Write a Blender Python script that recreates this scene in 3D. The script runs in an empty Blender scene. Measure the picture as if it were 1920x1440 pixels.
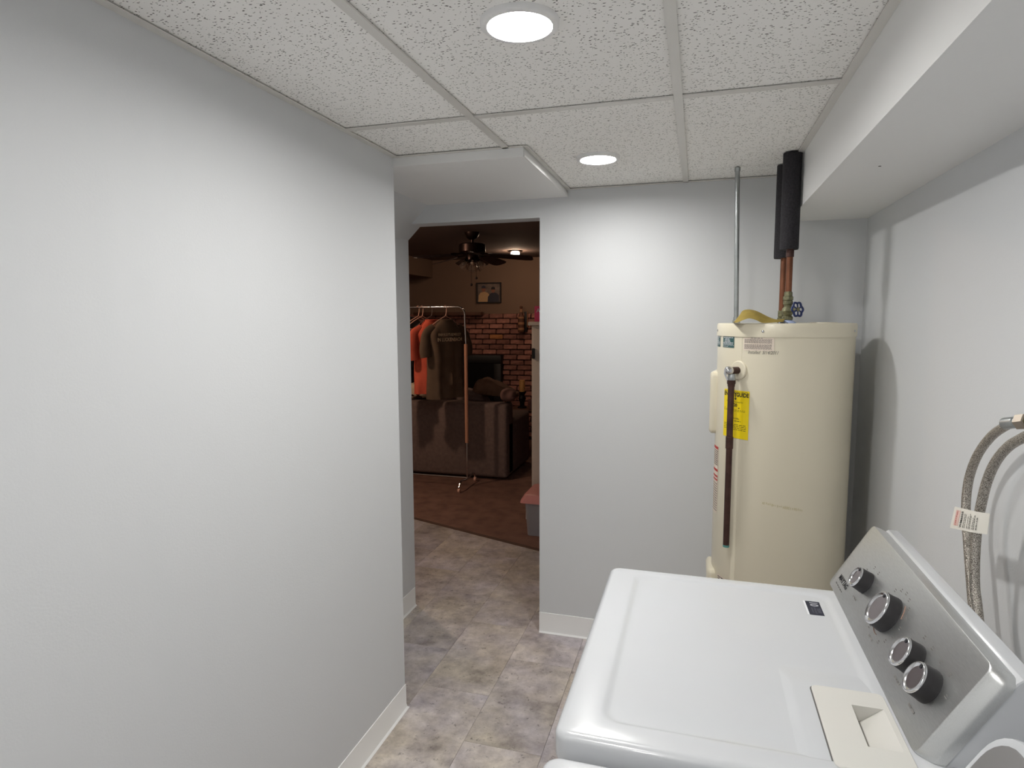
import bpy, bmesh, math, random
from mathutils import Vector, Matrix, noise
random.seed(7)
S = bpy.context.scene
COL = S.collection
pi = math.pi

# ------------------------------------------------------------------ camera, world, exposure
cd = bpy.data.cameras.new('camera'); co = bpy.data.objects.new('camera', cd); COL.objects.link(co)
cd.sensor_width = 36; cd.lens = 36*1177.96/1920; cd.clip_start = .02; cd.clip_end = 60
Fw = Vector((-0.28144, 0.95399, -0.10340)); Rt = Vector((0.95924, 0.28258, -0.00373)); Up = Vector((-0.02567, 0.10024, 0.99463))
M = Matrix((Rt, Up, -Fw)).transposed().to_4x4(); M.translation = (0, 0, 1.61)
co.matrix_world = M
S.camera = co
w = bpy.data.worlds.new('world'); S.world = w; w.use_nodes = True
w.node_tree.nodes['Background'].inputs[0].default_value = (.05, .045, .04, 1)
w.node_tree.nodes['Background'].inputs[1].default_value = .02
S.view_settings.view_transform = 'Standard'; S.view_settings.look = 'None'
S.view_settings.gamma = 1; S.view_settings.exposure = 0.07; S.view_settings.use_curve_mapping = False
S.cycles.max_bounces = 12; S.cycles.diffuse_bounces = 8; S.cycles.sample_clamp_indirect = 6
LENS_STRENGTH = 270          # recessed LED lenses of the laundry room
DEN_STRENGTH = 100            # glass of the den's ceiling lamps

# ------------------------------------------------------------------ dimensions (metres)
XL, YC, XR, YF, HC = -1.1256, 2.2322, .6741, 3.0131, 2.2175
XS, ZS = .3604, 2.025
XA, XB, YT = -.6782, -.0686, 1.8738
XD, ZD, XBOX, ZBOX, XJ, YJ = -.7459, 2.095, -.6134, 2.1853, -1.4947, 3.12
YW, HD = 8.0, 2.40           # den back wall, den ceiling
Y0 = -1.3

# ------------------------------------------------------------------ helpers
def lin(c):
    c = c/255
    return c/12.92 if c <= .04045 else ((c+.055)/1.055)**2.4
def rgb(r, g, b): return (lin(r), lin(g), lin(b), 1)

def mat(name, col, rough=.5, metal=0, spec=.5, noise_scale=0, noise_amt=.15, bump=0, bump_scale=60, emit=0, rand=0, coat=0, trans=0, stretch=None, alpha=1):
    m = bpy.data.materials.new(name); m.use_nodes = True
    nt = m.node_tree; b = nt.nodes['Principled BSDF']
    b.inputs['Base Color'].default_value = col; b.inputs['Roughness'].default_value = rough
    b.inputs['Metallic'].default_value = metal; b.inputs['Specular IOR Level'].default_value = spec
    b.inputs['Coat Weight'].default_value = coat; b.inputs['Transmission Weight'].default_value = trans
    b.inputs['Alpha'].default_value = alpha
    if emit:
        b.inputs['Emission Color'].default_value = col; b.inputs['Emission Strength'].default_value = emit
    tc = nt.nodes.new('ShaderNodeTexCoord'); mp = nt.nodes.new('ShaderNodeMapping')
    nt.links.new(tc.outputs['Object'], mp.inputs['Vector'])
    if stretch: mp.inputs['Scale'].default_value = stretch
    last = None
    if noise_scale:
        n = nt.nodes.new('ShaderNodeTexNoise'); n.inputs['Scale'].default_value = noise_scale; n.inputs['Detail'].default_value = 5
        nt.links.new(mp.outputs[0], n.inputs['Vector'])
        cr = nt.nodes.new('ShaderNodeValToRGB')
        cr.color_ramp.elements[0].position = .3; cr.color_ramp.elements[1].position = .7
        cr.color_ramp.elements[0].color = tuple(c*(1-noise_amt) for c in col[:3])+(1,)
        cr.color_ramp.elements[1].color = tuple(min(1, c*(1+noise_amt)) for c in col[:3])+(1,)
        nt.links.new(n.outputs['Fac'], cr.inputs[0]); last = cr.outputs[0]
    if rand:
        oi = nt.nodes.new('ShaderNodeObjectInfo'); mr = nt.nodes.new('ShaderNodeMapRange')
        mr.inputs[3].default_value = 1-rand; mr.inputs[4].default_value = 1+rand
        nt.links.new(oi.outputs['Random'], mr.inputs[0])
        hs = nt.nodes.new('ShaderNodeHueSaturation'); nt.links.new(mr.outputs[0], hs.inputs['Value'])
        if last: nt.links.new(last, hs.inputs['Color'])
        else: hs.inputs['Color'].default_value = col
        last = hs.outputs[0]
    if last: nt.links.new(last, b.inputs['Base Color'])
    if bump:
        n2 = nt.nodes.new('ShaderNodeTexNoise'); n2.inputs['Scale'].default_value = bump_scale; n2.inputs['Detail'].default_value = 4
        nt.links.new(mp.outputs[0], n2.inputs['Vector'])
        bp = nt.nodes.new('ShaderNodeBump'); bp.inputs['Strength'].default_value = bump; bp.inputs['Distance'].default_value = .01
        nt.links.new(n2.outputs['Fac'], bp.inputs['Height']); nt.links.new(bp.outputs[0], b.inputs['Normal'])
    return m

def wloc(o):
    v = Vector((0, 0, 0))
    while o: v += o.location; o = o.parent
    return v
def obj(name, bm, m, parent=None, smooth=35, kind=None, label=None):
    bmesh.ops.recalc_face_normals(bm, faces=bm.faces)
    if parent: bmesh.ops.translate(bm, verts=bm.verts, vec=-wloc(parent))
    me = bpy.data.meshes.new(name); bm.to_mesh(me); bm.free()
    if smooth:
        for p in me.polygons: p.use_smooth = True
        me.set_sharp_from_angle(angle=math.radians(smooth))
    me.materials.append(m)
    return link(name, me, parent, kind, label)
def link(name, me, parent=None, kind=None, label=None):
    o = bpy.data.objects.new(name, me); COL.objects.link(o)
    if parent: o.parent = parent
    if kind: o['kind'] = kind
    if label: o['label'] = label
    return o
def thing(name, label, cat, loc=(0, 0, 0), group=None):
    o = bpy.data.objects.new(name, None); COL.objects.link(o); o.location = loc; o.empty_display_size = .05
    o['label'] = label; o['category'] = cat
    if group: o['group'] = group
    return o
def tag(o, label, cat, group=None):
    o['label'] = label; o['category'] = cat
    if group: o['group'] = group
    return o
def struct(name, bm, m, parent=None, smooth=None):
    o = obj(name, bm, m, parent, smooth)
    o['kind'] = 'structure'
    return o
def dup(root, loc, rotz=0, label=None, group=None):
    def rec(o, par):
        c = o.copy(); COL.objects.link(c)
        if par: c.parent = par
        for ch in o.children: rec(ch, c)
        return c
    r = rec(root, None); r.location = loc; r.rotation_euler = (0, 0, rotz)
    if label: r['label'] = label
    if group: r['group'] = group
    return r
B = bmesh.new
def box(bm, x0, x1, y0, y1, z0, z1, bev=0, seg=2):
    vs = [bm.verts.new((x, y, z)) for x in (x0, x1) for y in (y0, y1) for z in (z0, z1)]
    fs = [bm.faces.new([vs[i] for i in q]) for q in ((0, 1, 3, 2), (4, 6, 7, 5), (0, 4, 5, 1), (2, 3, 7, 6), (0, 2, 6, 4), (1, 5, 7, 3))]
    if bev:
        es = list({e for f in fs for e in f.edges})
        bmesh.ops.bevel(bm, geom=es, offset=bev, segments=seg, profile=.5, affect='EDGES')
    return bm
def bx(*a, **k): return box(B(), *a, **k)
def loft(bm, rings, cap0=True, cap1=True):
    R = [[bm.verts.new(p) for p in r] for r in rings]
    n = len(R[0])
    for a, b in zip(R, R[1:]):
        for i in range(n):
            j = (i+1) % n
            bm.faces.new((a[i], a[j], b[j], b[i]))
    if cap0: bm.faces.new(list(reversed(R[0])))
    if cap1: bm.faces.new(R[-1])
    return bm
def frame_of(d):
    d = Vector(d).normalized()
    a = Vector((0, 0, 1)) if abs(d.z) < .9 else Vector((1, 0, 0))
    u = d.cross(a).normalized(); v = d.cross(u).normalized()
    return d, u, v
def lathe(bm, prof, c, axis=(0, 0, 1), n=32, cap=True):
    d, u, v = frame_of(axis); c = Vector(c)
    rings = [[c+d*h+(u*math.cos(2*pi*i/n)+v*math.sin(2*pi*i/n))*max(r, 1e-4) for i in range(n)] for r, h in prof]
    return loft(bm, rings, cap, cap)
def cyl(bm, p0, p1, r0, r1=None, n=20):
    p0, p1 = Vector(p0), Vector(p1); L = (p1-p0).length
    return lathe(bm, [(r0, 0), (r1 if r1 else r0, L)], p0, p1-p0, n)
def spline(pts, k=6):
    P = [Vector(p) for p in pts]; P = [2*P[0]-P[1]]+P+[2*P[-1]-P[-2]]; out = []
    for i in range(1, len(P)-2):
        for s in range(k):
            t = s/k
            a, b, c, d = P[i-1], P[i], P[i+1], P[i+2]
            out.append(.5*((2*b)+(c-a)*t+(2*a-5*b+4*c-d)*t*t+(3*b-a-3*c+d)*t**3))
    out.append(P[-2]); return out
def tube(bm, pts, r, n=10, closed=False):
    P = [Vector(p) for p in pts]; m = len(P); rings = []
    T = [(P[min(i+1, m-1)]-P[max(i-1, 0)]).normalized() for i in range(m)]
    if closed: T = [(P[(i+1) % m]-P[i-1]).normalized() for i in range(m)]
    _, u, _ = frame_of(T[0])
    for i in range(m):
        u = (u-T[i]*u.dot(T[i])).normalized(); v = T[i].cross(u)
        rr = r(i/(m-1)) if callable(r) else r
        rings.append([P[i]+(u*math.cos(2*pi*k/n)+v*math.sin(2*pi*k/n))*rr for k in range(n)])
    if closed: rings.append(rings[0])
    loft(bm, rings, not closed, not closed)
    if closed: bmesh.ops.remove_doubles(bm, verts=bm.verts, dist=1e-6)
    return bm
def prism(bm, poly, vec):
    vec = Vector(vec); a = [Vector(p) for p in poly]
    return loft(bm, [a, [p+vec for p in a]])
def rrect(x0, x1, y0, y1, r, n=6):
    out = []
    for cx, cy, a0 in ((x1-r, y1-r, 0), (x0+r, y1-r, 90), (x0+r, y0+r, 180), (x1-r, y0+r, 270)):
        for i in range(n+1):
            a = math.radians(a0+90*i/n); out.append((cx+r*math.cos(a), cy+r*math.sin(a)))
    return out
def ring(pts2, z): return [(x, y, z) for x, y in pts2]
def blob(bm, c, size, rotz=0, e=.55, nz=.0, seed=0, n=28, tilt=0, roll=0):
    """superellipsoid cushion"""
    def sp(v, p): return math.copysign(abs(v)**p, v)
    Rm = Matrix.Rotation(rotz, 3, 'Z') @ Matrix.Rotation(tilt, 3, 'X') @ Matrix.Rotation(roll, 3, 'Y'); rings = []
    for j in range(1, n):
        ph = -pi/2+pi*j/n; rg = []
        for i in range(2*n):
            th = 2*pi*i/(2*n)
            p = Vector((sp(math.cos(ph), .8)*sp(math.cos(th), e), sp(math.cos(ph), .8)*sp(math.sin(th), e), sp(math.sin(ph), .8)))
            if nz: p *= 1+nz*noise.noise(p*2.2+Vector((seed, 0, 0)))+nz*.4*noise.noise(p*5+Vector((seed, 3, 0)))
            p = Vector((p.x*size[0]/2, p.y*size[1]/2, p.z*size[2]/2))
            rg.append(Rm @ p+Vector(c))
        rings.append(rg)
    return loft(bm, rings)
def cut_hole(bm, x0, x1, y0, y1):
    for co_, no in (((x0, 0, 0), (1, 0, 0)), ((x1, 0, 0), (1, 0, 0)), ((0, y0, 0), (0, 1, 0)), ((0, y1, 0), (0, 1, 0))):
        bmesh.ops.bisect_plane(bm, geom=bm.verts[:]+bm.edges[:]+bm.faces[:], plane_co=co_, plane_no=no, dist=1e-5)
    dead = []
    for f in bm.faces:
        c = f.calc_center_median()
        if x0 < c.x < x1 and y0 < c.y < y1: dead.append(f)
    bmesh.ops.delete(bm, geom=dead, context='FACES')
    return bm
def text_bm(body, size, f, align='CENTER', shear=0, bold=0, sx=1):
    cu = bpy.data.curves.new('lettering', 'FONT'); cu.body = body; cu.size = size; cu.align_x = align; cu.align_y = 'CENTER'
    cu.shear = shear; cu.offset = bold; cu.resolution_u = 3
    o = bpy.data.objects.new('lettering', cu); COL.objects.link(o)
    bpy.context.view_layer.update()
    me = bpy.data.meshes.new_from_object(o.evaluated_get(bpy.context.evaluated_depsgraph_get()))
    bpy.data.objects.remove(o); bpy.data.curves.remove(cu)
    bm = B(); bm.from_mesh(me); bpy.data.meshes.remove(me)
    for v in bm.verts: v.co = f(v.co.x*sx, v.co.y)
    return bm
def add_bm(dst, src):
    me = bpy.data.meshes.new('tmp'); src.to_mesh(me); src.free(); dst.from_mesh(me); bpy.data.meshes.remove(me)
def quad(bm, f, x0, x1, y0, y1, nx=1):
    top = [bm.verts.new(f(x0+(x1-x0)*i/nx, y1)) for i in range(nx+1)]
    bot = [bm.verts.new(f(x0+(x1-x0)*i/nx, y0)) for i in range(nx+1)]
    for i in range(nx): bm.faces.new((bot[i], bot[i+1], top[i+1], top[i]))
    return bm
def slabq(bm, f, g, x0, x1, y0, y1, nx=1):
    """thin label with thickness: outer f, inner g"""
    pts = [(x0+(x1-x0)*i/nx, y0) for i in range(nx+1)]+[(x1-(x1-x0)*i/nx, y1) for i in range(nx+1)]
    quad(bm, f, x0, x1, y0, y1, nx)
    return bm
def dashes(bm, f, x0, x1, y0, y1, rows, h=.55, seed=0, words=(.006, .014), gap=.003):
    rn = random.Random(seed)
    for i in range(rows):
        yy = y1-(y1-y0)*(i+.5)/rows; hh = (y1-y0)/rows*h/2; x = x0
        while x < x1-.002:
            ww = min(rn.uniform(*words), x1-x)
            quad(bm, f, x, x+ww, yy-hh, yy+hh); x += ww+gap*rn.uniform(.7, 1.3)
    return bm

# ------------------------------------------------------------------ materials
wall_m = mat('painted_gray_wall', rgb(209, 211, 213), .62, bump=.05, bump_scale=220)
white_paint = mat('white_paint', rgb(232, 232, 231), .5, bump=.04, bump_scale=180)
grid_m = mat('grid_enamel', rgb(214, 212, 207), .4)
vinyl_base = mat('white_vinyl_base', rgb(240, 240, 239), .38)
plenum = mat('plenum_board', rgb(60, 58, 56), .9)
den_wall_m = mat('tan_wall', rgb(132, 108, 92), .85, bump=.08, bump_scale=90)
den_ceil_m = mat('den_ceiling', rgb(112, 92, 84), .9, bump=.2, bump_scale=120)
mortar_m = mat('mortar', rgb(74, 52, 44), .95, bump=.3, bump_scale=90)
def tile_ceiling_mat():
    m = mat('fissured_tile', rgb(214, 212, 206), .9)
    nt = m.node_tree; b = nt.nodes['Principled BSDF']
    geo = nt.nodes.new('ShaderNodeNewGeometry')
    # short dark fissures: stretched noise gated by another one, plus pin holes
    def fiss(rot, sc, th):
        mp = nt.nodes.new('ShaderNodeMapping'); mp.inputs['Rotation'].default_value = (0, 0, rot); mp.inputs['Scale'].default_value = sc
        nt.links.new(geo.outputs['Position'], mp.inputs[0])
        v = nt.nodes.new('ShaderNodeTexVoronoi'); v.inputs['Scale'].default_value = 1; v.inputs['Randomness'].default_value = 1
        nz = nt.nodes.new('ShaderNodeTexNoise'); nz.inputs['Scale'].default_value = 1.7; nz.inputs['Detail'].default_value = 1
        nt.links.new(mp.outputs[0], nz.inputs['Vector'])
        mx = nt.nodes.new('ShaderNodeMix'); mx.data_type = 'RGBA'; mx.inputs[0].default_value = .25
        nt.links.new(mp.outputs[0], mx.inputs[6]); nt.links.new(nz.outputs['Color'], mx.inputs[7])
        nt.links.new(mx.outputs[2], v.inputs['Vector'])
        sep = nt.nodes.new('ShaderNodeSeparateColor'); nt.links.new(v.outputs['Color'], sep.inputs[0])
        # radius threshold varies per cell
        mr = nt.nodes.new('ShaderNodeMapRange'); mr.inputs[1].default_value = .35; mr.inputs[2].default_value = 1; mr.inputs[3].default_value = 0; mr.inputs[4].default_value = th
        nt.links.new(sep.outputs[0], mr.inputs[0])
        lt = nt.nodes.new('ShaderNodeMath'); lt.operation = 'LESS_THAN'
        nt.links.new(v.outputs['Distance'], lt.inputs[0]); nt.links.new(mr.outputs[0], lt.inputs[1])
        return lt.outputs[0]
    a = fiss(.5, (105, 235, 40), .30); c = fiss(2.3, (100, 225, 40), .29); d = fiss(1.2, (185, 205, 40), .31)
    m1 = nt.nodes.new('ShaderNodeMath'); m1.operation = 'MAXIMUM'; m2 = nt.nodes.new('ShaderNodeMath'); m2.operation = 'MAXIMUM'
    nt.links.new(a, m1.inputs[0]); nt.links.new(c, m1.inputs[1]); nt.links.new(m1.outputs[0], m2.inputs[0]); nt.links.new(d, m2.inputs[1])
    mx = nt.nodes.new('ShaderNodeMix'); mx.data_type = 'RGBA'
    mx.inputs[6].default_value = rgb(243, 242, 239); mx.inputs[7].default_value = rgb(112, 110, 106)
    nt.links.new(m2.outputs[0], mx.inputs[0]); nt.links.new(mx.outputs[2], b.inputs['Base Color'])
    bp = nt.nodes.new('ShaderNodeBump'); bp.invert = True; bp.inputs['Strength'].default_value = .5; bp.inputs['Distance'].default_value = .002
    nt.links.new(m2.outputs[0], bp.inputs['Height']); nt.links.new(bp.outputs[0], b.inputs['Normal'])
    return m
tile_c = tile_ceiling_mat()
def vinyl_tile_mat():
    m = mat('stone_vinyl', rgb(150, 140, 134), .42)
    nt = m.node_tree; b = nt.nodes['Principled BSDF']
    tc = nt.nodes.new('ShaderNodeTexCoord'); oi = nt.nodes.new('ShaderNodeObjectInfo')
    sc = nt.nodes.new('ShaderNodeVectorMath'); sc.operation = 'SCALE'; sc.inputs[0].default_value = (37, 53, 71)
    nt.links.new(oi.outputs['Random'], sc.inputs['Scale'])
    ad = nt.nodes.new('ShaderNodeVectorMath'); nt.links.new(tc.outputs['Object'], ad.inputs[0]); nt.links.new(sc.outputs[0], ad.inputs[1])
    def nz(scale, det, rough=.6):
        n = nt.nodes.new('ShaderNodeTexNoise'); n.inputs['Scale'].default_value = scale; n.inputs['Detail'].default_value = det; n.inputs['Roughness'].default_value = rough
        nt.links.new(ad.outputs[0], n.inputs['Vector']); return n.outputs['Fac']
    def ramp(src, stops):
        r = nt.nodes.new('ShaderNodeValToRGB'); nt.links.new(src, r.inputs[0]); e = r.color_ramp.elements
        while len(e) < len(stops): e.new(.5)
        for i, (p, c) in enumerate(stops): e[i].position = p; e[i].color = c
        return r.outputs[0]
    base = ramp(nz(5.5, 8, .62), [(.28, rgb(148, 144, 144)), (.42, rgb(190, 186, 185)), (.58, rgb(212, 209, 207)), (.74, rgb(234, 231, 226))])
    tint = ramp(nz(3, 3), [(.35, rgb(246, 240, 246)), (.65, rgb(255, 246, 230))])
    pits = ramp(nz(40, 8, .75), [(.33, rgb(84, 80, 78)), (.42, (1, 1, 1, 1))])
    def mul(a, c, fac=1):
        x = nt.nodes.new('ShaderNodeMix'); x.data_type = 'RGBA'; x.blend_type = 'MULTIPLY'; x.inputs[0].default_value = fac
        nt.links.new(a, x.inputs[6]); nt.links.new(c, x.inputs[7]); return x.outputs[2]
    mott = ramp(nz(16, 6, .7), [(.3, rgb(206, 204, 204)), (.62, (1, 1, 1, 1))])
    c = mul(mul(mul(base, tint), mott), pits, .7)
    mr = nt.nodes.new('ShaderNodeMapRange'); mr.inputs[3].default_value = .88; mr.inputs[4].default_value = 1.08
    nt.links.new(oi.outputs['Random'], mr.inputs[0])
    hs = nt.nodes.new('ShaderNodeHueSaturation'); nt.links.new(mr.outputs[0], hs.inputs['Value']); nt.links.new(c, hs.inputs['Color'])
    nt.links.new(hs.outputs[0], b.inputs['Base Color'])
    return m
tile_f = vinyl_tile_mat()
lens_m = mat('led_lens', (1, .985, .955, 1), .4, emit=LENS_STRENGTH)
den_glow = mat('den_lamp_glass', (1, .72, .50, 1), .4, emit=DEN_STRENGTH)
enamel = mat('white_enamel', rgb(197, 199, 202), .22, coat=.3)
steel = mat('brushed_steel', rgb(210, 211, 210), .36, metal=1, noise_scale=30, noise_amt=.10, stretch=(60, 2, 60))
chrome = mat('chrome', rgb(214, 214, 216), .16, metal=1)
dial_m = mat('dial_metal', rgb(176, 168, 170), .28, metal=1)
dark_rub = mat('black_knob_rubber', rgb(34, 32, 34), .55)
black = mat('black_ink', rgb(28, 28, 32), .7)
gray_ink = mat('gray_ink', rgb(96, 94, 92), .7)
navy = mat('navy_label', rgb(30, 34, 52), .45)
white_ink = mat('white_ink', rgb(226, 228, 230), .6)
almond = mat('almond_plastic', rgb(206, 204, 198), .45)
heater_m = mat('almond_enamel', rgb(222, 214, 192), .36, coat=.15)
copper = mat('aged_copper', rgb(134, 88, 66), .45, metal=.8, noise_scale=16, noise_amt=.4, stretch=(1, 1, .4))
dkcopper = mat('dark_copper', rgb(76, 52, 46), .5, metal=.5, noise_scale=30, noise_amt=.3)
brass = mat('oxidised_brass', rgb(120, 118, 92), .55, metal=.6, noise_scale=60, noise_amt=.5)
galv = mat('galvanised_steel', rgb(168, 172, 172), .38, metal=.85, noise_scale=24, noise_amt=.15)
foam = mat('black_foam', rgb(40, 38, 42), .9, noise_scale=160, noise_amt=.4, bump=.15, bump_scale=200)
blue_wheel = mat('blue_enamel', rgb(28, 44, 92), .35)
blue_cap = mat('pale_blue_plastic', rgb(178, 192, 226), .5)
yfoam = mat('yellow_felt', rgb(146, 126, 58), .85, noise_scale=40, noise_amt=.15)
green_l = mat('green_label', rgb(54, 88, 88), .5)
cream_l = mat('cream_label', rgb(226, 212, 196), .6)
yel_l = mat('yellow_label', rgb(244, 216, 8), .5)
red_ink = mat('red_ink', rgb(186, 44, 40), .6)
nickel = mat('tarnished_nickel', rgb(158, 148, 136), .4, metal=.85)
braid_m = mat('steel_braid', rgb(150, 146, 140), .34, metal=.9)
def braid_tex(m):
    nt = m.node_tree; b = nt.nodes['Principled BSDF']; tc = nt.nodes.new('ShaderNodeTexCoord')
    v = nt.nodes.new('ShaderNodeTexVoronoi'); v.inputs['Scale'].default_value = 520; nt.links.new(tc.outputs['Object'], v.inputs['Vector'])
    r = nt.nodes.new('ShaderNodeValToRGB'); r.color_ramp.elements[0].color = rgb(222, 216, 206); r.color_ramp.elements[1].color = rgb(128, 120, 112)
    r.color_ramp.elements[0].position = .2; r.color_ramp.elements[1].position = .75
    nt.links.new(v.outputs['Distance'], r.inputs[0]); nt.links.new(r.outputs[0], b.inputs['Base Color'])
    bp = nt.nodes.new('ShaderNodeBump'); bp.invert = True; bp.inputs['Strength'].default_value = .6; bp.inputs['Distance'].default_value = .002
    nt.links.new(v.outputs['Distance'], bp.inputs['Height']); nt.links.new(bp.outputs[0], b.inputs['Normal'])
braid_tex(braid_m)
paper = mat('paper_tag', rgb(226, 222, 212), .7)
pink_ink = mat('pink_print', rgb(222, 190, 180), .7)
brick_m = mat('brick', rgb(158, 110, 98), .9, noise_scale=14, noise_amt=.35, bump=.4, bump_scale=50, rand=.35)
brick_y = mat('buff_brick', rgb(190, 128, 80), .9, noise_scale=14, noise_amt=.2, bump=.3, bump_scale=50)
carpet_m = mat('brown_carpet', rgb(136, 102, 88), .98, noise_scale=9, noise_amt=.22, bump=.8, bump_scale=260)
black_iron = mat('black_iron', rgb(16, 16, 20), .5)
black_glass = mat('fire_glass', rgb(6, 6, 9), .35, spec=.3)
sofa_m = mat('brown_microfiber', rgb(122, 104, 98), .95, noise_scale=30, noise_amt=.12, bump=.2, bump_scale=200)
cush_m = mat('taupe_cushion', rgb(128, 98, 78), .95, noise_scale=12, noise_amt=.15)
olive_m = mat('olive_cotton', rgb(100, 82, 66), .95, noise_scale=12, noise_amt=.12)
orange_m = mat('orange_cotton', rgb(214, 94, 70), .9, noise_scale=10, noise_amt=.12)
darkcloth = mat('dark_cotton', rgb(40, 34, 36), .95, noise_scale=20, noise_amt=.3)
plaid = mat('brown_plaid', rgb(72, 50, 40), .95, noise_scale=26, noise_amt=.6)
pinkpl = mat('pale_pink_plastic', rgb(232, 182, 160), .4)
grayhang = mat('gray_plastic', rgb(104, 90, 84), .5)
tanfoam = mat('tan_foam_sleeve', rgb(206, 150, 122), .8)
bronze = mat('dark_bronze', rgb(52, 38, 34), .35, metal=.8)
blade_m = mat('dark_wood_blade', rgb(42, 30, 30), .5)
glass_m = mat('clear_glass', (1, 1, 1, 1), .03, trans=1)
frame_blk = mat('black_frame', rgb(24, 18, 18), .5)
print_bg = mat('photo_print', rgb(120, 104, 96), .5, noise_scale=14, noise_amt=.35)
skin_p = mat('photo_skin', rgb(150, 100, 78), .6)
cream_sh = mat('photo_cream', rgb(206, 168, 126), .6)
blue_sh = mat('photo_navy', rgb(52, 52, 66), .6)
cab_m = mat('white_cabinet_paint', rgb(206, 196, 184), .5)
pinkbox = mat('magenta_card', rgb(196, 62, 110), .6)
cow_m = mat('cow_print', rgb(226, 206, 178), .9)
def cow_tex(m):
    nt = m.node_tree; b = nt.nodes['Principled BSDF']; tc = nt.nodes.new('ShaderNodeTexCoord')
    n = nt.nodes.new('ShaderNodeTexNoise'); n.inputs['Scale'].default_value = 13; n.inputs['Detail'].default_value = 1; nt.links.new(tc.outputs['Object'], n.inputs['Vector'])
    r = nt.nodes.new('ShaderNodeValToRGB'); r.color_ramp.interpolation = 'CONSTANT'
    r.color_ramp.elements[0].color = rgb(226, 206, 178); r.color_ramp.elements[1].position = .54; r.color_ramp.elements[1].color = rgb(70, 40, 30)
    nt.links.new(n.outputs['Fac'], r.inputs[0]); nt.links.new(r.outputs[0], b.inputs['Base Color'])
cow_tex(cow_m)
wax = mat('candle_wax', rgb(236, 178, 108), .6)
wood_d = mat('dark_wood', rgb(92, 58, 42), .6, noise_scale=8, noise_amt=.3, stretch=(1, 1, .15))
bin_m = mat('clear_gray_plastic', rgb(176, 172, 176), .3, alpha=.75)
bin_lid = mat('rose_plastic_lid', rgb(210, 140, 134), .35)
stripe_l = mat('plaque_tan', rgb(168, 122, 92), .8)

# ------------------------------------------------------------------ structure
# floor of vinyl tiles
floor = struct('floor', bx(-4.9, .8, Y0-.1, 5.4, -.06, -.005), mat('floor_underlay', rgb(44, 38, 35), .9))
def carpet_y(x): return 4.531-(x+2.176)*(.410/1.150)
tile_me = None
for k in range(-8, 5):
    x0 = -.82+.305*k
    off = 2.11 if k % 2 == 0 else 2.41
    for j in range(-7, 6):
        y0 = off+.61*j
        if y0 > carpet_y(x0) or y0+.61 < -.75 or x0 > XR: continue
        if x0+.305 < -1.6 and y0+.61 < 3.0: continue
        if x0+.305 < XL and y0+.61 < YC-.1: continue
        if tile_me is None:
            o = obj('tile', box(B(), .0005, .3045, .0005, .6095, -.006, 0, .0004, 1), tile_f, floor); tile_me = o.data
        else: o = link('tile', tile_me, floor)
        o.location = (x0, y0, 0)
# den carpet with its diagonal edge
bm = B()
prism(bm, [(-5.2, carpet_y(-5.2), -.004), (1.2, carpet_y(1.2), -.004), (1.2, YW, -.004), (-5.2, YW, -.004)], (0, 0, .012))
struct('floor_den', bm, carpet_m)
bm = B()
d = Vector((1.15, -.41, 0)).normalized(); nrm = Vector((-d.y, d.x, 0))
a = Vector((-4.0, carpet_y(-4.0), 0)); b_ = Vector((.9, carpet_y(.9), 0))
prism(bm, [a-nrm*.012, a+nrm*.012+Vector((0, 0, 0)), a+nrm*.008+Vector((0, 0, .010)), a-nrm*.008+Vector((0, 0, .006))], b_-a)
struct('trim_1', bm, mat('carpet_bar', rgb(84, 60, 48), .6))

# walls
struct('wall_left', bx(XL-.12, XL, Y0, YC, 0, HC+.2), wall_m)
struct('wall_right', bx(XR, XR+.12, Y0-.12, YJ, 0, HC+.25), wall_m)
struct('wall_front', bx(XL-.12, XR, Y0-.12, Y0, 0, HC+.2), wall_m)
bm = B(); box(bm, XJ-.12, XJ, YC-.12, YF, 0, HC+.2); box(bm, XJ, XL-.12, YC-.12, YC, 0, HC+.2)
struct('wall_passage', bm, wall_m)
wb = B()
box(wb, XD, XR, YF, YJ, 0, HD+.05); box(wb, XJ, XD, YF, YJ, ZD, HD+.05); box(wb, -5.2, XJ, YF, YJ, 0, HD+.05); box(wb, XR, 1.2, YF, YJ, 0, HD+.05)
struct('wall_back', wb, wall_m)
# slanted boxing along the top of the passage wall
bm = B(); prism(bm, [(XJ, YC+.0, 2.027), (-1.332, YC, ZBOX), (XJ, YC, ZBOX)], (0, YJ-YC, 0))
struct('trim_2', bm, wall_m)
# den shell
struct('wall_den_left', bx(-5.3, -5.2, YJ, YW, 0, HD+.05), den_wall_m)
struct('wall_den_right', bx(1.2, 1.3, YJ, YW, 0, HD+.05), den_wall_m)
wden = struct('wall_den_back', bx(-5.2, 1.2, YW, YW+.15, 0, HD+.05), den_wall_m)
struct('ceiling_den', bx(-5.2, 1.2, YJ, YW, HD, HD+.06), den_ceil_m)
struct('trim_3', bx(-5.2, -3.48, 6.9, YW, 2.17, HD), den_wall_m)
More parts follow.
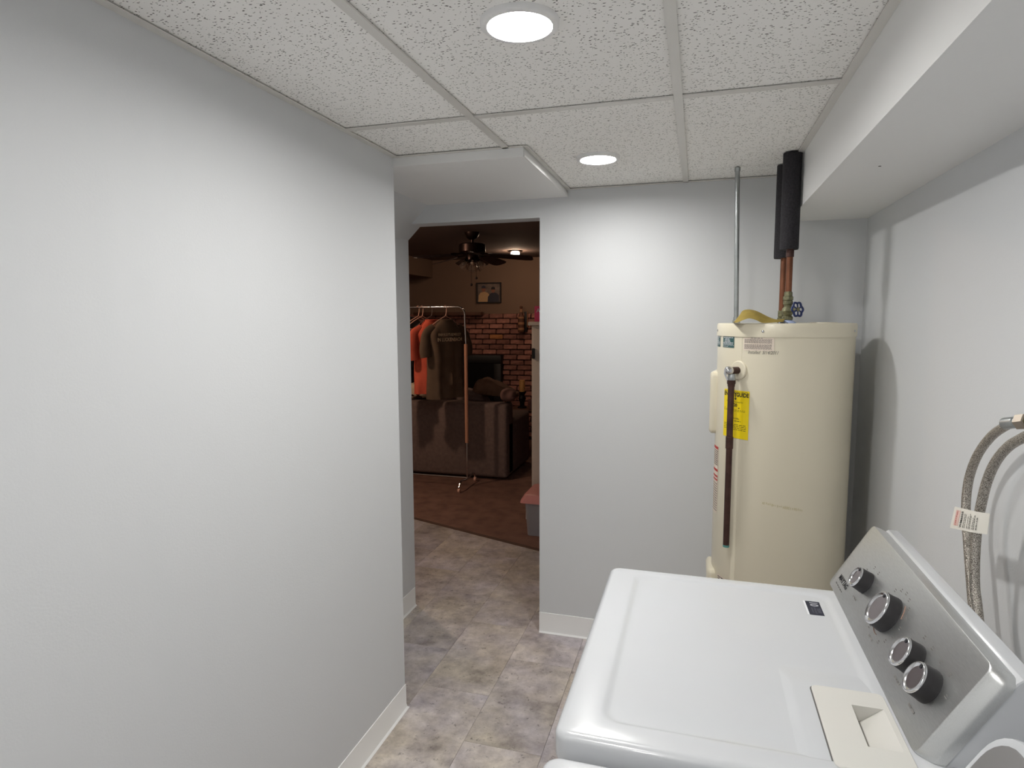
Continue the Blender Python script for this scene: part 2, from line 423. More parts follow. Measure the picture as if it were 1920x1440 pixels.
# brick lower wall of the den
struct('trim_4', bx(-5.2, -4.0, YW-.045, YW, 0, 1.68), mortar_m)
mort = bx(-4.0, -1.3, YW-.018, YW, 0, 1.675); struct('wall_den_brick', mort, mortar_m)
bwall = [o for o in COL.objects if o.name == 'wall_den_brick'][0]
cache = {}
def brick(x0, x1, z0, z1, m=None):
    L = round(x1-x0, 2); v = random.randrange(3); key = (L, v, m)
    if L < .03: return
    if key not in cache:
        bm = B(); rn = random.Random(v*7+L)
        box(bm, 0, L, -.028, 0, 0, .055, .007, 1)
        for vv in bm.verts:
            if vv.co.y < -.01: vv.co += Vector((rn.uniform(-.004, .004), rn.uniform(-.007, .006), rn.uniform(-.003, .003)))
        me = bpy.data.meshes.new('brick'); bm.normal_update(); bmesh.ops.recalc_face_normals(bm, faces=bm.faces); bm.to_mesh(me); bm.free()
        me.materials.append(m or brick_m); cache[key] = me
    o = link('brick', cache[key], bwall); o.location = (x0, YW-.018, z0)
    return o
FX0, FX1, FZ = -3.40, -2.477, 1.13
for r in range(24):
    z0 = 1.68-.068*(r+1)+.006
    if z0 < 0: break
    x = -4.0-(.096 if r % 2 else 0)
    while x < -1.31:
        a, b2 = max(x, -4.0), min(x+.181, -1.3)
        mm = brick_y if (r == 4 and a < -2.52 < b2) else None
        if z0+.02 < FZ:
            if a < FX0 < b2: b2 = FX0-.004
            elif a >= FX0 and b2 <= FX1: a = b2
            elif a < FX1 < b2: a = FX1+.004
        if b2-a > .03: brick(a, b2, z0, z0+.056, mm)
        x += .192

# baseboards: vinyl cove with flared toe
def cove(bm, path):
    prof = [(0, .1065), (.003, .1055), (.0035, .02), (.006, .008), (.013, .0015), (.013, 0), (0, 0)]
    P = [Vector((x, y, 0)) for x, y in path]; rings = []
    for i, p in enumerate(P):
        t0 = (P[i]-P[i-1]).normalized() if i else None; t1 = (P[i+1]-P[i]).normalized() if i < len(P)-1 else None
        t0 = t0 or t1; t1 = t1 or t0
        n0 = Vector((t0.y, -t0.x, 0)); n1 = Vector((t1.y, -t1.x, 0)); n = (n0+n1); n /= (n.dot(n0))
        rings.append([p+n*a+Vector((0, 0, z)) for a, z in prof])
    return loft(bm, rings)
struct('baseboard_left', cove(B(), [(XL, Y0), (XL, YC), (XL-.2, YC)]), vinyl_base, smooth=30)
struct('baseboard_passage', cove(B(), [(XJ, 2.45), (XJ, YJ-.01)]), vinyl_base, smooth=30)
struct('baseboard_back', cove(B(), [(XD, YF), (XR, YF)]), vinyl_base, smooth=30)
struct('baseboard_right', cove(B(), [(XR, YF), (XR, Y0)]), vinyl_base, smooth=30)

# suspended ceiling: slab above, tiles and grid below it
ceil = struct('ceiling', bx(XJ-.12, XR, Y0, YF, HC+.05, HC+.1), plenum)
cols = [(XL, XA), (XA, XB), (XB, XS)]
rows = [(Y0, -.566), (-.566, .654), (.654, YT), (YT, YF)]
for i, (xa, xb) in enumerate(cols):
    for j, (ya, yb) in enumerate(rows):
        if i == 0 and j == 3: yb = YC
        cells = [(ya, yb)] if not (i == 2 and j == 3) else [(ya, 2.803), (2.8065, yb)]
        for (y0, y1) in cells:
            obj('ceiling_tile', bx(xa+.003, xb-.003, y0+(.003 if y0 != 2.8065 else 0), y1-(.003 if y1 != 2.803 else 0), HC+.0068, HC+.02), tile_c, ceil, None)
def bar(name, x0, x1, y0, y1, z=HC): obj(name, bx(x0, x1, y0, y1, z, z+.004), grid_m, ceil, None)
for x in (XA, XB): bar('grid_runner', x-.012, x+.012, Y0, YF)
for ya in (-.566, .654, YT):
    for (xa, xb) in cols: bar('cross_tee', xa+.0125, xb-.0125, ya-.012, ya+.012, HC+.0004)
def angle(x0, x1, y0, y1, lx, ly):
    bm = B(); box(bm, x0, x1, y0, y1, HC, HC+.003)
    return obj('wall_angle', bm, grid_m, ceil, None)
angle(XL, XL+.022, Y0, YC, 0, 0); angle(XS-.022, XS, Y0, YF, 0, 0); angle(XL+.022, XS-.022, YF-.010, YF, 0, 0); angle(XL+.02, XBOX, YC-.014, YC-.002, 0, 0)
angle(XL+.022, XS-.022, Y0, Y0+.022, 0, 0)
obj('wall_angle', bx(XBOX+.003, XBOX+.018, YC-.01, YF-.01, HC, HC+.003), grid_m, ceil, None)
# white duct boxing along the right wall
sof = bx(XS, XR, Y0, YF, ZS, HC+.05); sof = struct('trim_5', sof, white_paint)
obj('nail_head', lathe(B(), [(.0035, 0), (.0035, .001)], (.47, 2.0, ZS-.001)), gray_ink, sof)
# white dropped box over the passage
tb = bx(XJ, XBOX, YC, YF, ZBOX, HC+.05); tb = struct('trim_6', tb, white_paint)
obj('edge_bead', bx(XBOX, XBOX+.005, YC+.004, YF, ZBOX, HC-.011, .002), white_paint, tb)

# ------------------------------------------------------------------ recessed lights
rl = thing('recessed_light', 'large round recessed LED light, nearer of the two lit ceiling discs', 'light', (-.3715, 1.326, HC), 'recessed ceiling lights')
obj('trim_ring', lathe(B(), [(.083, .0088), (.0825, -.002), (.078, -.0055), (.0685, -.0055), (.0665, -.003), (.0665, .0088)], rl.location, n=48, cap=False), white_paint, rl, 50)
obj('lens', lathe(B(), [(.0663, .0084), (.0663, .0045)], rl.location, n=48), lens_m, rl, 50)
r2 = dup(rl, (-.383, 2.475, HC), 0, 'round recessed LED light near the dropped white box, farther of the two lit discs')
for ch in r2.children:
    if ch.name.startswith('lens'): ch.data = ch.data.copy(); ch.data.materials[0] = mat('led_lens_dimmer', (1, .985, .955, 1), .4, emit=LENS_STRENGTH*.70)
r3 = dup(rl, (-.3715, -.06, HC), 0, 'round recessed LED light in the ceiling above the washer')
for ch in r3.children:
    if ch.name.startswith('lens'): ch.data = ch.data.copy(); ch.data.materials[0] = bpy.data.materials['led_lens_dimmer']
dup(r3, (-.3715, -.95, HC), 0, 'round recessed LED light in the ceiling by the front wall')

# ------------------------------------------------------------------ dryer and washer
def laundry_body(root, y0, y1, zt, xf, xb):
    # cabinet
    bm = B(); box(bm, xf+.012, xb, y0+.006, y1-.006, .03, zt-.048, .008)
    obj('cabinet', bm, enamel, root)
    for xx in (xf+.07, xb-.07):
        for yy in (y0+.07, y1-.07): obj('foot', lathe(B(), [(.018, 0), (.02, .012), (.01, .012), (.01, .032)], (xx, yy, 0), n=12), dark_rub, root)
def top_panel(root, y0, y1, zt, xf, xb, inset):
    rs = []
    O = lambda o, z: ring(rrect(xf+o, xb-o, y0+o, y1-o, max(.028-o, .006)), z)
    rs.append(O(.006, zt-.052)); rs.append(O(.001, zt-.050)); rs.append(O(0, zt-.046)); rs.append(O(0, zt-.014))
    for k in range(1, 7):
        a = k/6*pi/2; rs.append(O(.014*(1-math.cos(a)), zt-.014+.014*math.sin(a)))
    if inset:
        x0, x1, ya, yb = inset
        for o, z in ((0, 0), (.004, -.0006), (.008, -.0022), (.012, -.0038), (.017, -.0045)):
            rs.append(ring(rrect(x0+o, x1-o, ya+o, yb-o, .032), zt+z))
    bm = loft(B(), rs)
    return bm
def console(root, y0, y1, z0, fmat, round_end=.018, knobs=True, s_in=.0):
    P0 = Vector((.333, 0, z0+.005)); U = Vector((.5053, 0, .8630)); N = Vector((-.8630, 0, .5053))
    F = lambda s, t, o=0: P0+U*t+N*o+Vector((0, s, 0))
    # white housing behind the fascia
    top = F(0, .184, -.020)
    prof = [F(0, -.004, -.03), F(0, .176, -.030), Vector((top.x+.012, 0, top.z-.005)), Vector((.478, 0, 1.097-.955+z0+.005)), Vector((.484, 0, z0+.139)), Vector((.50, 0, z0-.02)), Vector((.40, 0, z0-.02))]
    bm = B(); bb = prism(bm, [p+Vector((0, y0+.004, 0)) for p in prof], (0, y1-y0-.008, 0))
    bmesh.ops.bevel(bm, geom=list(bm.edges), offset=.003, segments=2, profile=.5, affect='EDGES')
    obj('console_housing', bm, enamel, root, 20)
    # steel fascia: tray with folded edges
    rs = []
    def O(a, r, o):  # inset a
        return [F(s, t, o) for s, t in rrect(y0+a, y1-a*.35, -.004, .180-a*.22, r)]
    rs.append(O(0, .020, -.031)); rs.append(O(0, .020, -.021)); rs.append(O(.0015, .019, -.0165)); rs.append(O(.0125, .016, -.0022)); rs.append(O(.0155, .015, -.0002)); rs.append(O(.018, .014, 0))
    obj('fascia', loft(B(), rs), fmat, root, 50)
    return F, U, N
XF, XBK = -.207, .50
Dy0, Dy1, ZT = .922, 1.636, .950
dry = thing('dryer', 'white clothes dryer with four knobs on a brushed steel console', 'dryer', (.13, 1.28, 0))
laundry_body(dry, Dy0, Dy1, ZT, XF, XBK)
bm = top_panel(dry, Dy0, Dy1, ZT, XF, XBK, (-.142, .318, .972, 1.602))
cut_hole(bm, .2680, .3170, 1.022, 1.132)
obj('top_panel', bm, enamel, dry, 40)
rs = [ring(rrect(.166+o, .345, .960, 1.235-o*3, .014), ZT+z) for o, z in ((-.008, -.0048), (-.003, -.0046), (.004, -.0036), (.011, -.0019), (.017, -.0014))]
obj('lint_surround', cut_hole(loft(B(), rs), .2680, .3170, 1.022, 1.132), enamel, dry, 50)
# lint screen door with finger pocket
bm = B()
lx0, lx1, ly0, ly1 = .2115, .327, .962, 1.180
rs = [ring(rrect(lx0, lx1, ly0, ly1, .010), ZT+z) for z in (-.002, .0012)]
rs += [ring(rrect(lx0+.0015, lx1-.0015, ly0+.0015, ly1-.0015, .009), ZT+.0026)]
px0, px1, py0, py1 = .2680, .3170, 1.022, 1.132
ld = loft(bm, rs, False, False)
top_ring = list(bm.verts)[-28:]
inner = [bm.verts.new((x, y, ZT+.0026)) for x, y in ((px1, py1), (px0, py1), (px0, py0), (px1, py0))]
# bridge the outer ring to the pocket rim
for q in range(4):
    seg = [top_ring[(q*7+i) % 28] for i in range(7)]
    for i in range(6): bm.faces.new((seg[i], seg[i+1], inner[q]))
    nxt = top_ring[((q+1)*7) % 28]; bm.faces.new((seg[6], nxt, inner[(q+1) % 4], inner[q]))
deep = [bm.verts.new((px0+.003, y, ZT-.033)) for y in (py1, py0)]
bm.faces.new((inner[0], deep[0], inner[1])); bm.faces.new((inner[1], deep[0], deep[1], inner[2])); bm.faces.new((inner[2], deep[1], inner[3])); bm.faces.new((inner[3], deep[1], deep[0], inner[0]))
obj('lint_door', bm, almond, dry, 25)
# dark strip standing in for the shadow in the gap round the lint door
obj('lint_gap_shade', cut_hole(loft(B(), [ring(rrect(lx0-.0022, lx1+.0004, ly0-.0022, ly1+.0006, .010), ZT+z) for z in (-.003, -.0006)]), .2660, .3180, 1.020, 1.134), gray_ink, dry)
# warranty label on the top
Lf = lambda x, y: Vector((.2700+y*1.0, 1.522-x, ZT-.0042))
st = obj('warranty_label', quad(B(), Lf, -.036, .036, -.0115, .019), navy, dry, None)
Lg = lambda x, y: Vector((.2700+y, 1.522-x, ZT-.0040))
obj('label_strip', quad(B(), Lg, -.036, .036, -.0158, -.0117), white_ink, st, None)
bm = text_bm('10', .024, lambda x, y: Lg(x-.0215, y+.0045), bold=.0007)
bm2 = text_bm('YEAR', .011, lambda x, y: Lg(x+.012, y+.0115))
add_bm(bm2, text_bm('LIMITED PARTS', .0052, lambda x, y: Lg(x+.012, y+.0035)))
add_bm(bm2, text_bm('WARRANTY', .0052, lambda x, y: Lg(x+.012, y-.0025)))
silver = mat('silver_ink', rgb(168, 168, 174), .6)
obj('lettering', bm, silver, st, None); obj('small_lettering', bm2, mat('dim_ink', rgb(112, 112, 122), .6), st, None)
obj('front_door', bx(XF-.012, XF+.013, Dy0+.08, Dy1-.08, .28, .80, .01), enamel, dry)
F, U, N = console(dry, 1.007, 1.680, ZT, steel)
# console is a little wider than the deck in view, trimmed to the deck's far end
def knob(root, F, s, t, r, name='knob'):
    c = F(s, t, 0)
    k = obj(name, lathe(B(), [(r*1.02, 0), (r*1.03, .004), (r, .010), (r*.975, .0243), (r*.965, .0248)], c, N, 40), dark_rub, root, 50)
    obj('dial_rim', lathe(B(), [(r*.967, .0245), (r*.957, .0272), (r*.90, .0290), (r*.84, .0288), (r*.70, .0262), (r*.68, .0255)], c, N, 40, False), chrome, k, 60)
    obj('dial_face', lathe(B(), [(r*.71, .0245), (r*.705, .0260)], c, N, 40), dial_m, k, 60)
    Q = c+U*r*.74+N*.0275
    obj('pointer', cyl(B(), Q, Q+N*.002, .0035, n=10), black, k)
for s, t, r in ((1.505, .080, .0245), (1.342, .084, .037), (1.181, .078, .0285), (1.101, .076, .0285)): knob(dry, F, s, t, r)
Fl = lambda s, t: F(s, t, .0006)
bm = text_bm('MAYTAG', .018, lambda x, y: Fl(1.606-x, .031+y), bold=.0004)
bm2 = dashes(B(), lambda x, y: Fl(1.640-x, y), 0, .062, .012, .017, 1, .5)
obj('lettering', bm, black, dry, None); obj('subtitle_print', bm2, gray_ink, dry, None, kind='stuff')
bm = B(); rn = random.Random(4)
for (s, t, r, n, span) in ((1.505, .080, .040, 4, 2.2), (1.342, .084, .056, 15, 5.2), (1.181, .078, .044, 4, 2.4), (1.101, .076, .044, 4, 2.4)):
    for i in range(n):
        a = pi/2-span/2+span*i/(n-1)
        cs, ct = s-math.cos(a)*r*1.12, t+math.sin(a)*r
        if ct < .012 or ct > .155: continue
        for k in range(2):
            ww = rn.uniform(.005, .010)
            quad(bm, lambda x, y: Fl(cs-x, ct+y), -ww/2, ww/2, -.0042+k*.0045, -.0024+k*.0045)
    dashes(bm, lambda x, y: Fl(s+.014-x, y), 0, .028, t-r-.006, t-r-.001, 1, .7, int(s*100))
obj('dial_markings', bm, mat('faded_print', rgb(118, 115, 112), .6), dry, None, kind='stuff')
arc_m = mat('orange_print', rgb(168, 132, 114), .6)
for a0, a1, col in ((.35, .95, 0), (3.75, 4.9, 1)):
    pts = [F(1.342-math.cos(a)*.046, .084+math.sin(a)*.046, .0006) for a in [a0+(a1-a0)*i/14 for i in range(15)]]
    obj('cycle_arc', tube(B(), pts, .0007, 5), arc_m, dry)

was = thing('washer', 'white top-load washing machine in the near corner, only its rounded edges in view', 'washer', (.13, .56, 0))
Wy0, Wy1, WZ = .200, .904, .930
laundry_body(was, Wy0, Wy1, WZ, XF, XBK)
obj('top_panel', top_panel(was, Wy0, Wy1, WZ, XF-.006, XBK, (-.165, .31, Wy0+.05, Wy1-.05)), enamel, was, 40)
lid = obj('lid', loft(B(), [ring(rrect(-.158, .30, Wy0+.06, Wy1-.06, .03), WZ+z) for z in (-.003, .004)]+[ring(rrect(-.154, .296, Wy0+.064, Wy1-.064, .028), WZ+.006)]), enamel, was, 40)
obj('lid_handle', bx(-.155, -.12, .50, .60, WZ+.004, WZ+.012, .003), enamel, lid)
# console: grey front panel set in a white frame with well rounded corners
P0w = Vector((.298, 0, WZ+.005)); Uw = Vector((.5053, 0, .8630)); Nw = Vector((-.8630, 0, .5053))
Fw_ = lambda q, t, o=0: P0w+Uw*t+Nw*o+Vector((0, q, 0))
def wr(ins, o, r): return [Fw_(q, t, o) for q, t in rrect(Wy0+ins, Wy1-ins, -.02+ins, .186-ins, r)]
rear = [Vector((.495, q, WZ-.012+(t+.02)*.72)) for q, t in rrect(Wy0, Wy1, -.02, .186, .05)]
obj('console_housing', loft(B(), [rear, wr(0, -.006, .05), wr(.002, -.001, .049), wr(.006, 0, .046)]), enamel, was, 40)
obj('fascia', loft(B(), [wr(.011, -.002, .045), wr(.011, .001, .045), wr(.013, .002, .043)]), mat('gray_fascia', rgb(118, 116, 116), .55), was, 40)
for i, yy in enumerate((.35, .50, .62, .74)):
    cc = Fw_(yy, .075, .002); dd = Nw
    obj('knob', lathe(B(), [(.026, 0), (.025, .022), (.022, .026)], cc, dd, 28), dark_rub, was, 50)

# ------------------------------------------------------------------ water heater
HCX, HCY, HR = .332, 2.72, .252
wh = thing('water_heater', 'tall almond electric water heater standing in the corner', 'water heater', (HCX, HCY, 0))
hc = (HCX, HCY, 0)
obj('tank_jacket', lathe(B(), [(HR-.006, .02), (HR, .03), (HR, 1.552), (HR-.002, 1.554)], hc, n=96), heater_m, wh)
obj('top_lid', lathe(B(), [(HR+.0005, 1.538), (HR+.0035, 1.538), (HR+.004, 1.541), (HR+.004, 1.582), (HR+.001, 1.588), (HR-.008, 1.589)], hc, n=96), heater_m, wh, 30)
for i in range(3): obj('foot', lathe(B(), [(.02, 0), (.018, .025)], (HCX+.17*math.cos(i*2.1+.4), HCY+.17*math.sin(i*2.1+.4), 0), n=12), dark_rub, wh)
cylf = lambda off: (lambda deg, z: Vector((HCX+(HR+off)*math.cos(math.radians(deg)), HCY+(HR+off)*math.sin(math.radians(deg)), z)))
def cylxy(deg0, z0, off=.0012):   # local (x right, y up) metres from an anchor on the jacket
    f = cylf(off); return lambda x, y: f(deg0+math.degrees(x/HR), z0+y)
for dg in (-172, -113.5, -28, 60):
    obj('screw', lathe(B(), [(.005, 0), (.005, .002), (.003, .0035)], cylf(.003)(dg, 1.560), Vector((math.cos(math.radians(dg)), math.sin(math.radians(dg)), 0)), 12), chrome, wh)
# jacket seam, a raised vertical fold
bm = B(); f = cylf(0); seam = []
for dg, off in ((-137.2, -.001), (-137.0, .0007), (-136.0, .0012), (-133.0, .0011), (-132.2, .0007), (-132, -.001)): seam.append(cylf(off)(dg, .03))
obj('jacket_seam', prism(bm, seam, (0, 0, 1.507)), heater_m, wh)
# access cover on the left flank, and lower one
def cover(z0, z1, d0, d1, name='access_cover'):
    rs = []
    for o, off in ((0, -.004), (0, .016), (.004, .022), (.012, .026)):
        rg = []
        for x, z in rrect(math.radians(d0)*HR+o, math.radians(d1)*HR-o, z0+o, z1-o, .02): rg.append(cylf(off)(math.degrees(x/HR), z))
        rs.append(rg)
    o = obj(name, loft(B(), rs), heater_m, wh, 40)
    return o
cover(1.135, 1.392, -207, -172); cover(.46, .575, -198, -160)
f = cylf(.0265)
bm = B(); quad(bm, cylxy(-175, .53, .0268), -.03, .045, -.02, .02, 4); 
# paper label beside the lower cover
lb = obj('wiring_label', quad(B(), cylxy(-150, .535, .0012), -.02, .035, -.03, .035, 4), cream_l, wh, None)
obj('fine_print', dashes(B(), cylxy(-150, .535, .0018), -.017, .032, -.028, .032, 7, .5, 3), black, lb, None, kind='stuff')
# green labels
def green(d0, d1, z0, z1, seed):
    R0 = math.radians(d1-d0)*HR
    g = cylxy(d0, z0, .0010); h = cylxy(d0, z0, .0016); H = z1-z0
    l = obj('green_label', quad(B(), g, 0, R0, 0, H, 4), green_l, wh, None, label='small dark green label')
    bm = B(); rn = random.Random(seed)
    for i, (a, b2) in enumerate(((.1, .95), (.25, .62), (.22, .66), (.2, .7), (.05, .92), (.08, .9), (.05, .97), (.05, .55))):
        y = H*(.90-.115*i); hh = H*(.022 if i < 6 else .012)
        x = a*R0
        while x < b2*R0:
            ww = min(rn.uniform(.008, .02), b2*R0-x+.001); quad(bm, h, x, x+ww, y-hh, y+hh); x += ww+.002
    obj('fine_print', bm, white_ink, l, None, kind='stuff')
green(-158, -141, 1.495, 1.538, 1); green(-178, -164.5, 1.495, 1.538, 2)
# caution label with two blocks of fine print, then the date written by hand
cl = obj('caution_label', quad(B(), cylxy(-130.5, 1.492, .0010), 0, .115, -.004, .045, 8), cream_l, wh, None)
bm = B(); h = cylxy(-130.5, 1.492, .0016)
dashes(bm, h, .004, .108, .0235, .0395, 5, .6, 5, (.004, .010), .0015); dashes(bm, h, .004, .108, .001, .0205, 6, .6, 6, (.004, .010), .0015)
dashes(bm, h, .03, .078, .041, .0445, 1, .7, 7)
obj('fine_print', bm, mat('pale_ink', rgb(150, 141, 134), .7), cl, None, kind='stuff')
obj('handwriting', text_bm('Installed  5/14/2011', .0175, cylxy(-113.5, 1.4815, .0012), shear=.35, sx=.80), gray_ink, wh, None)
# energy label, hanging flat from the jacket
yg = cylxy(-152.2, 1.147, .0017); yh = cylxy(-152.2, 1.147, .0022); EW = math.radians(29)*HR; EH = .186
eg = obj('energy_label', quad(B(), yg, 0, EW, 0, EH, 10), yel_l, wh, None, label='bright yellow energy label with black print')
bm = text_bm('ENERGYGUIDE', .0215, lambda x, y: yh(EW/2+x, EH-.017+y), bold=.0008, sx=.86)
obj('lettering', bm, black, eg, None); bm = (text_bm('$520', .0165, lambda x, y: yh(EW*.46+x, EH-.058+y), bold=.0004))
obj('lettering', bm, black, eg, None); bm = (text_bm('4879 kWh', .0105, lambda x, y: yh(EW*.5+x, EH-.110+y)))
obj('lettering', bm, black, eg, None); bm = (text_bm('Estimated Yearly Operating Cost', .0068, lambda x, y: yh(EW*.47+x, EH-.045+y), sx=.9))
obj('lettering', bm, black, eg, None)
def pol(pts, nm): 
    bm = B(); bm.faces.new([bm.verts.new(yh(x, y)) for x, y in pts]); obj(nm, bm, black, eg, None)
ax = EW*.525; ay = EH-.031
pol([(ax-.0014, EH-.010), (ax-.0014, ay), (ax-.006, ay), (ax, ay-.008), (ax+.006, ay), (ax+.0014, ay), (ax+.0014, EH-.010)], 'arrow')
ax = EW*.66; pol([(.006, EH-.0715), (ax, EH-.0715), (ax+.004, EH-.066), (ax-.004, EH-.066), (ax-.001, EH-.070), (.006, EH-.070)], 'scale_line')
bm = B(); dashes(bm, yh, .004, .112, EH-.083, EH-.074, 2, .25, 8); dashes(bm, yh, .03, .095, EH-.122, EH-.117, 1, .4, 9); dashes(bm, yh, .006, .118, .03, .056, 4, .28, 10); dashes(bm, yh, .006, .12, EH-.007, EH-.003, 1, .3, 11)
obj('fine_print', bm, black, eg, None, kind='stuff')
# red and black warning strip on the left flank
wf = cylxy(-176, .81, .0010); wg = cylxy(-176, .81, .0016); WW = math.radians(15)*HR
wl = obj('warning_label', quad(B(), wf, 0, WW, 0, .28, 3), cream_l, wh, None)
for a, b2 in ((.268, .279), (.176, .186), (.152, .160), (.138, .145)): obj('warning_band', quad(B(), wg, .002, WW-.001, a, b2, 2), red_ink, wl, None)
bm = B(); dashes(bm, wg, .004, WW-.003, .20, .265, 8, .4, 12); dashes(bm, wg, .004, WW-.003, .01, .13, 12, .3, 13)
obj('fine_print', bm, black, wl, None, kind='stuff')
# faint residue of a removed sticker
bm = B(); rn = random.Random(2); h = cylxy(-109, .918, .0008)
for i in range(22):
    x = i*.0065; quad(bm, h, x, x+rn.uniform(.002, .006), -x*.12-rn.uniform(.002, .007), -x*.12+rn.uniform(.001, .005))
obj('sticker_residue', bm, mat('glue_residue', rgb(204, 194, 160), .5), wh, None)
# relief valve: flange, nipple, chromed elbow with lever, discharge pipe
fd = math.radians(-134.5); dn = Vector((math.cos(fd), math.sin(fd), 0)); fc = cylf(0)(-134.5, 1.411)
obj('flange', lathe(B(), [(.036, -.004), (.036, .004), (.033, .007), (.017, .008)], fc, dn, 36), heater_m, wh, 30)
rv = obj('relief_valve', cyl(B(), fc, fc+dn*.052, .0135, n=18), dkcopper, wh)
obj('valve_cap', lathe(B(), [(.0155, 0), (.0165, .006), (.0155, .016), (.010, .023), (.003, .026)], fc+dn*.047+Vector((0, 0, .001)), dn, 24), chrome, rv, 50)
lv = fc+dn*.071
tv = Vector((-dn.y, dn.x, 0))
obj('lever', tube(B(), [lv+Vector((0, 0, .006)), lv+dn*.006+Vector((0, 0, -.008)), lv+dn*.001+tv*.010+Vector((0, 0, -.034))], .0035, 8), chrome, rv)
pc = fc+dn*.040
obj('outlet_collar', lathe(B(), [(.0125, -.012), (.0150, -.022), (.0155, -.034), (.0140, -.037)], pc, n=20), galv, rv)
dp = obj('discharge_pipe', cyl(B(), pc+Vector((0, 0, -.034)), Vector((pc.x, pc.y, .722)), .0118, n=20), dkcopper, wh)
obj('adapter', lathe(B(), [(.0155, -.036), (.0160, -.048), (.0135, -.053), (.0135, -.060)], pc, n=20), dkcopper, dp)
obj('coupling', lathe(B(), [(.0122, 1.158), (.0142, 1.157), (.0142, 1.112), (.0122, 1.110)], (pc.x, pc.y, 0), n=20), dkcopper, dp)
obj('end_patina', lathe(B(), [(.0121, .730), (.0121, .7215)], (pc.x, pc.y, 0), n=20), mat('verdigris', rgb(92, 150, 142), .8), dp)
# raised knockout on the lid
obj('lid_knockout', lathe(B(), [(.05, 1.588), (.048, 1.592)], (.455, 2.62, 0), n=32), heater_m, wh)
ZL = 1.589
# cold water pipe in front with gate valve
cp = thing('cold_water_pipe', 'front copper pipe with blue wheel valve and black foam sleeve above the heater', 'pipe', (.329, 2.62, ZL))
cx, cy = .328, 2.62
obj('copper_tube', cyl(B(), (cx, cy, 1.70), (cx, cy, 1.89), .0118, n=20), copper, cp)
obj('foam_sleeve', lathe(B(), [(.013, 1.868), (.032, 1.866), (.0335, 1.872), (.0335, HC+.003), (.013, HC+.003)], (cx-.004, cy, 0), n=32), foam, cp, label='black foam sleeve')
obj('base_cap', lathe(B(), [(.032, ZL), (.030, ZL+.004), (.020, ZL+.010), (.014, ZL+.013)], (cx, cy, 0), n=24), blue_cap, cp, label='pale blue plastic collar')
obj('gate_valve', lathe(B(), [(.014, ZL+.010), (.020, ZL+.014), (.020, ZL+.024), (.014, ZL+.028), (.019, ZL+.036), (.022, ZL+.046), (.019, ZL+.056), (.014, ZL+.062), (.0145, ZL+.070), (.0175, ZL+.072), (.0175, ZL+.084), (.014, ZL+.087)], (cx, cy, 0), n=12), brass, cp, 30)
obj('union_nut', lathe(B(), [(.0135, ZL+.085), (.0185, ZL+.088), (.0185, ZL+.100), (.0150, ZL+.103), (.0150, ZL+.116), (.0125, ZL+.120)], (cx, cy, 0), n=8), brass, cp, 20)
obj('top_coupling', lathe(B(), [(.012, 1.838), (.0145, 1.839), (.0145, 1.866), (.012, 1.867)], (cx, cy, 0), n=20), dkcopper, cp)
hd = Vector((.62, -.76, .12)).normalized(); _, hu, hv = frame_of(hd); vcn = Vector((cx, cy, ZL+.046))
obj('valve_stem', cyl(B(), vcn, vcn+hd*.050, .0075, n=12), brass, cp)
hcn = vcn+hd*.047
hw = obj('hand_wheel', tube(B(), [hcn+(hu*math.cos(a)+hv*math.sin(a))*(.0255+.0026*math.cos(6*a)) for a in [2*pi*i/48 for i in range(48)]], .0042, 8, True), blue_wheel, cp, 60, label='blue six-lobed hand wheel')
bm = B()
for i in range(6):
    a = 2*pi*i/6+.5; tube(bm, [hcn+hd*.002, hcn+(hu*math.cos(a)+hv*math.sin(a))*.025], .0028, 6)
obj('spokes', bm, blue_wheel, hw)
obj('wheel_nut', lathe(B(), [(.0085, -.004), (.0085, .004), (.005, .006)], hcn, hd, 6), brass, hw, 20)
# hot water pipe behind
hp = thing('hot_water_pipe', 'rear copper pipe in a black foam sleeve behind the valve pipe', 'pipe', (.335, 2.82, ZL))
hx, hy = .331, 2.82
obj('copper_tube', cyl(B(), (hx, hy, ZL+.045), (hx, hy, 1.88), .0125, n=20), copper, hp)
obj('foam_sleeve', lathe(B(), [(.013, 1.853), (.032, 1.851), (.0335, 1.857), (.0335, HC+.003), (.013, HC+.003)], (hx-.006, hy, 0), n=32), foam, hp)
obj('nipple', lathe(B(), [(.016, ZL), (.017, ZL+.02), (.013, ZL+.022), (.015, ZL+.026), (.015, ZL+.048), (.013, ZL+.05)], (hx, hy, 0), n=16), brass, hp)
# electrical conduit
cn = thing('conduit', 'thin galvanised conduit rising from the heater top to the ceiling', 'conduit', (.150, 2.80, ZL))
obj('conduit_tube', cyl(B(), (.153, 2.80, ZL+.012), (.139, 2.80, HC+.004), .0095, n=18), galv, cn)
obj('connector', lathe(B(), [(.015, ZL), (.016, ZL+.010), (.012, ZL+.012), (.0125, ZL+.024)], (.1535, 2.80, 0), n=12), galv, cn)
obj('collar', lathe(B(), [(.0105, HC-.012), (.0115, HC-.010), (.0115, HC+.003)], (.1392, 2.80, 0), n=18), galv, cn)
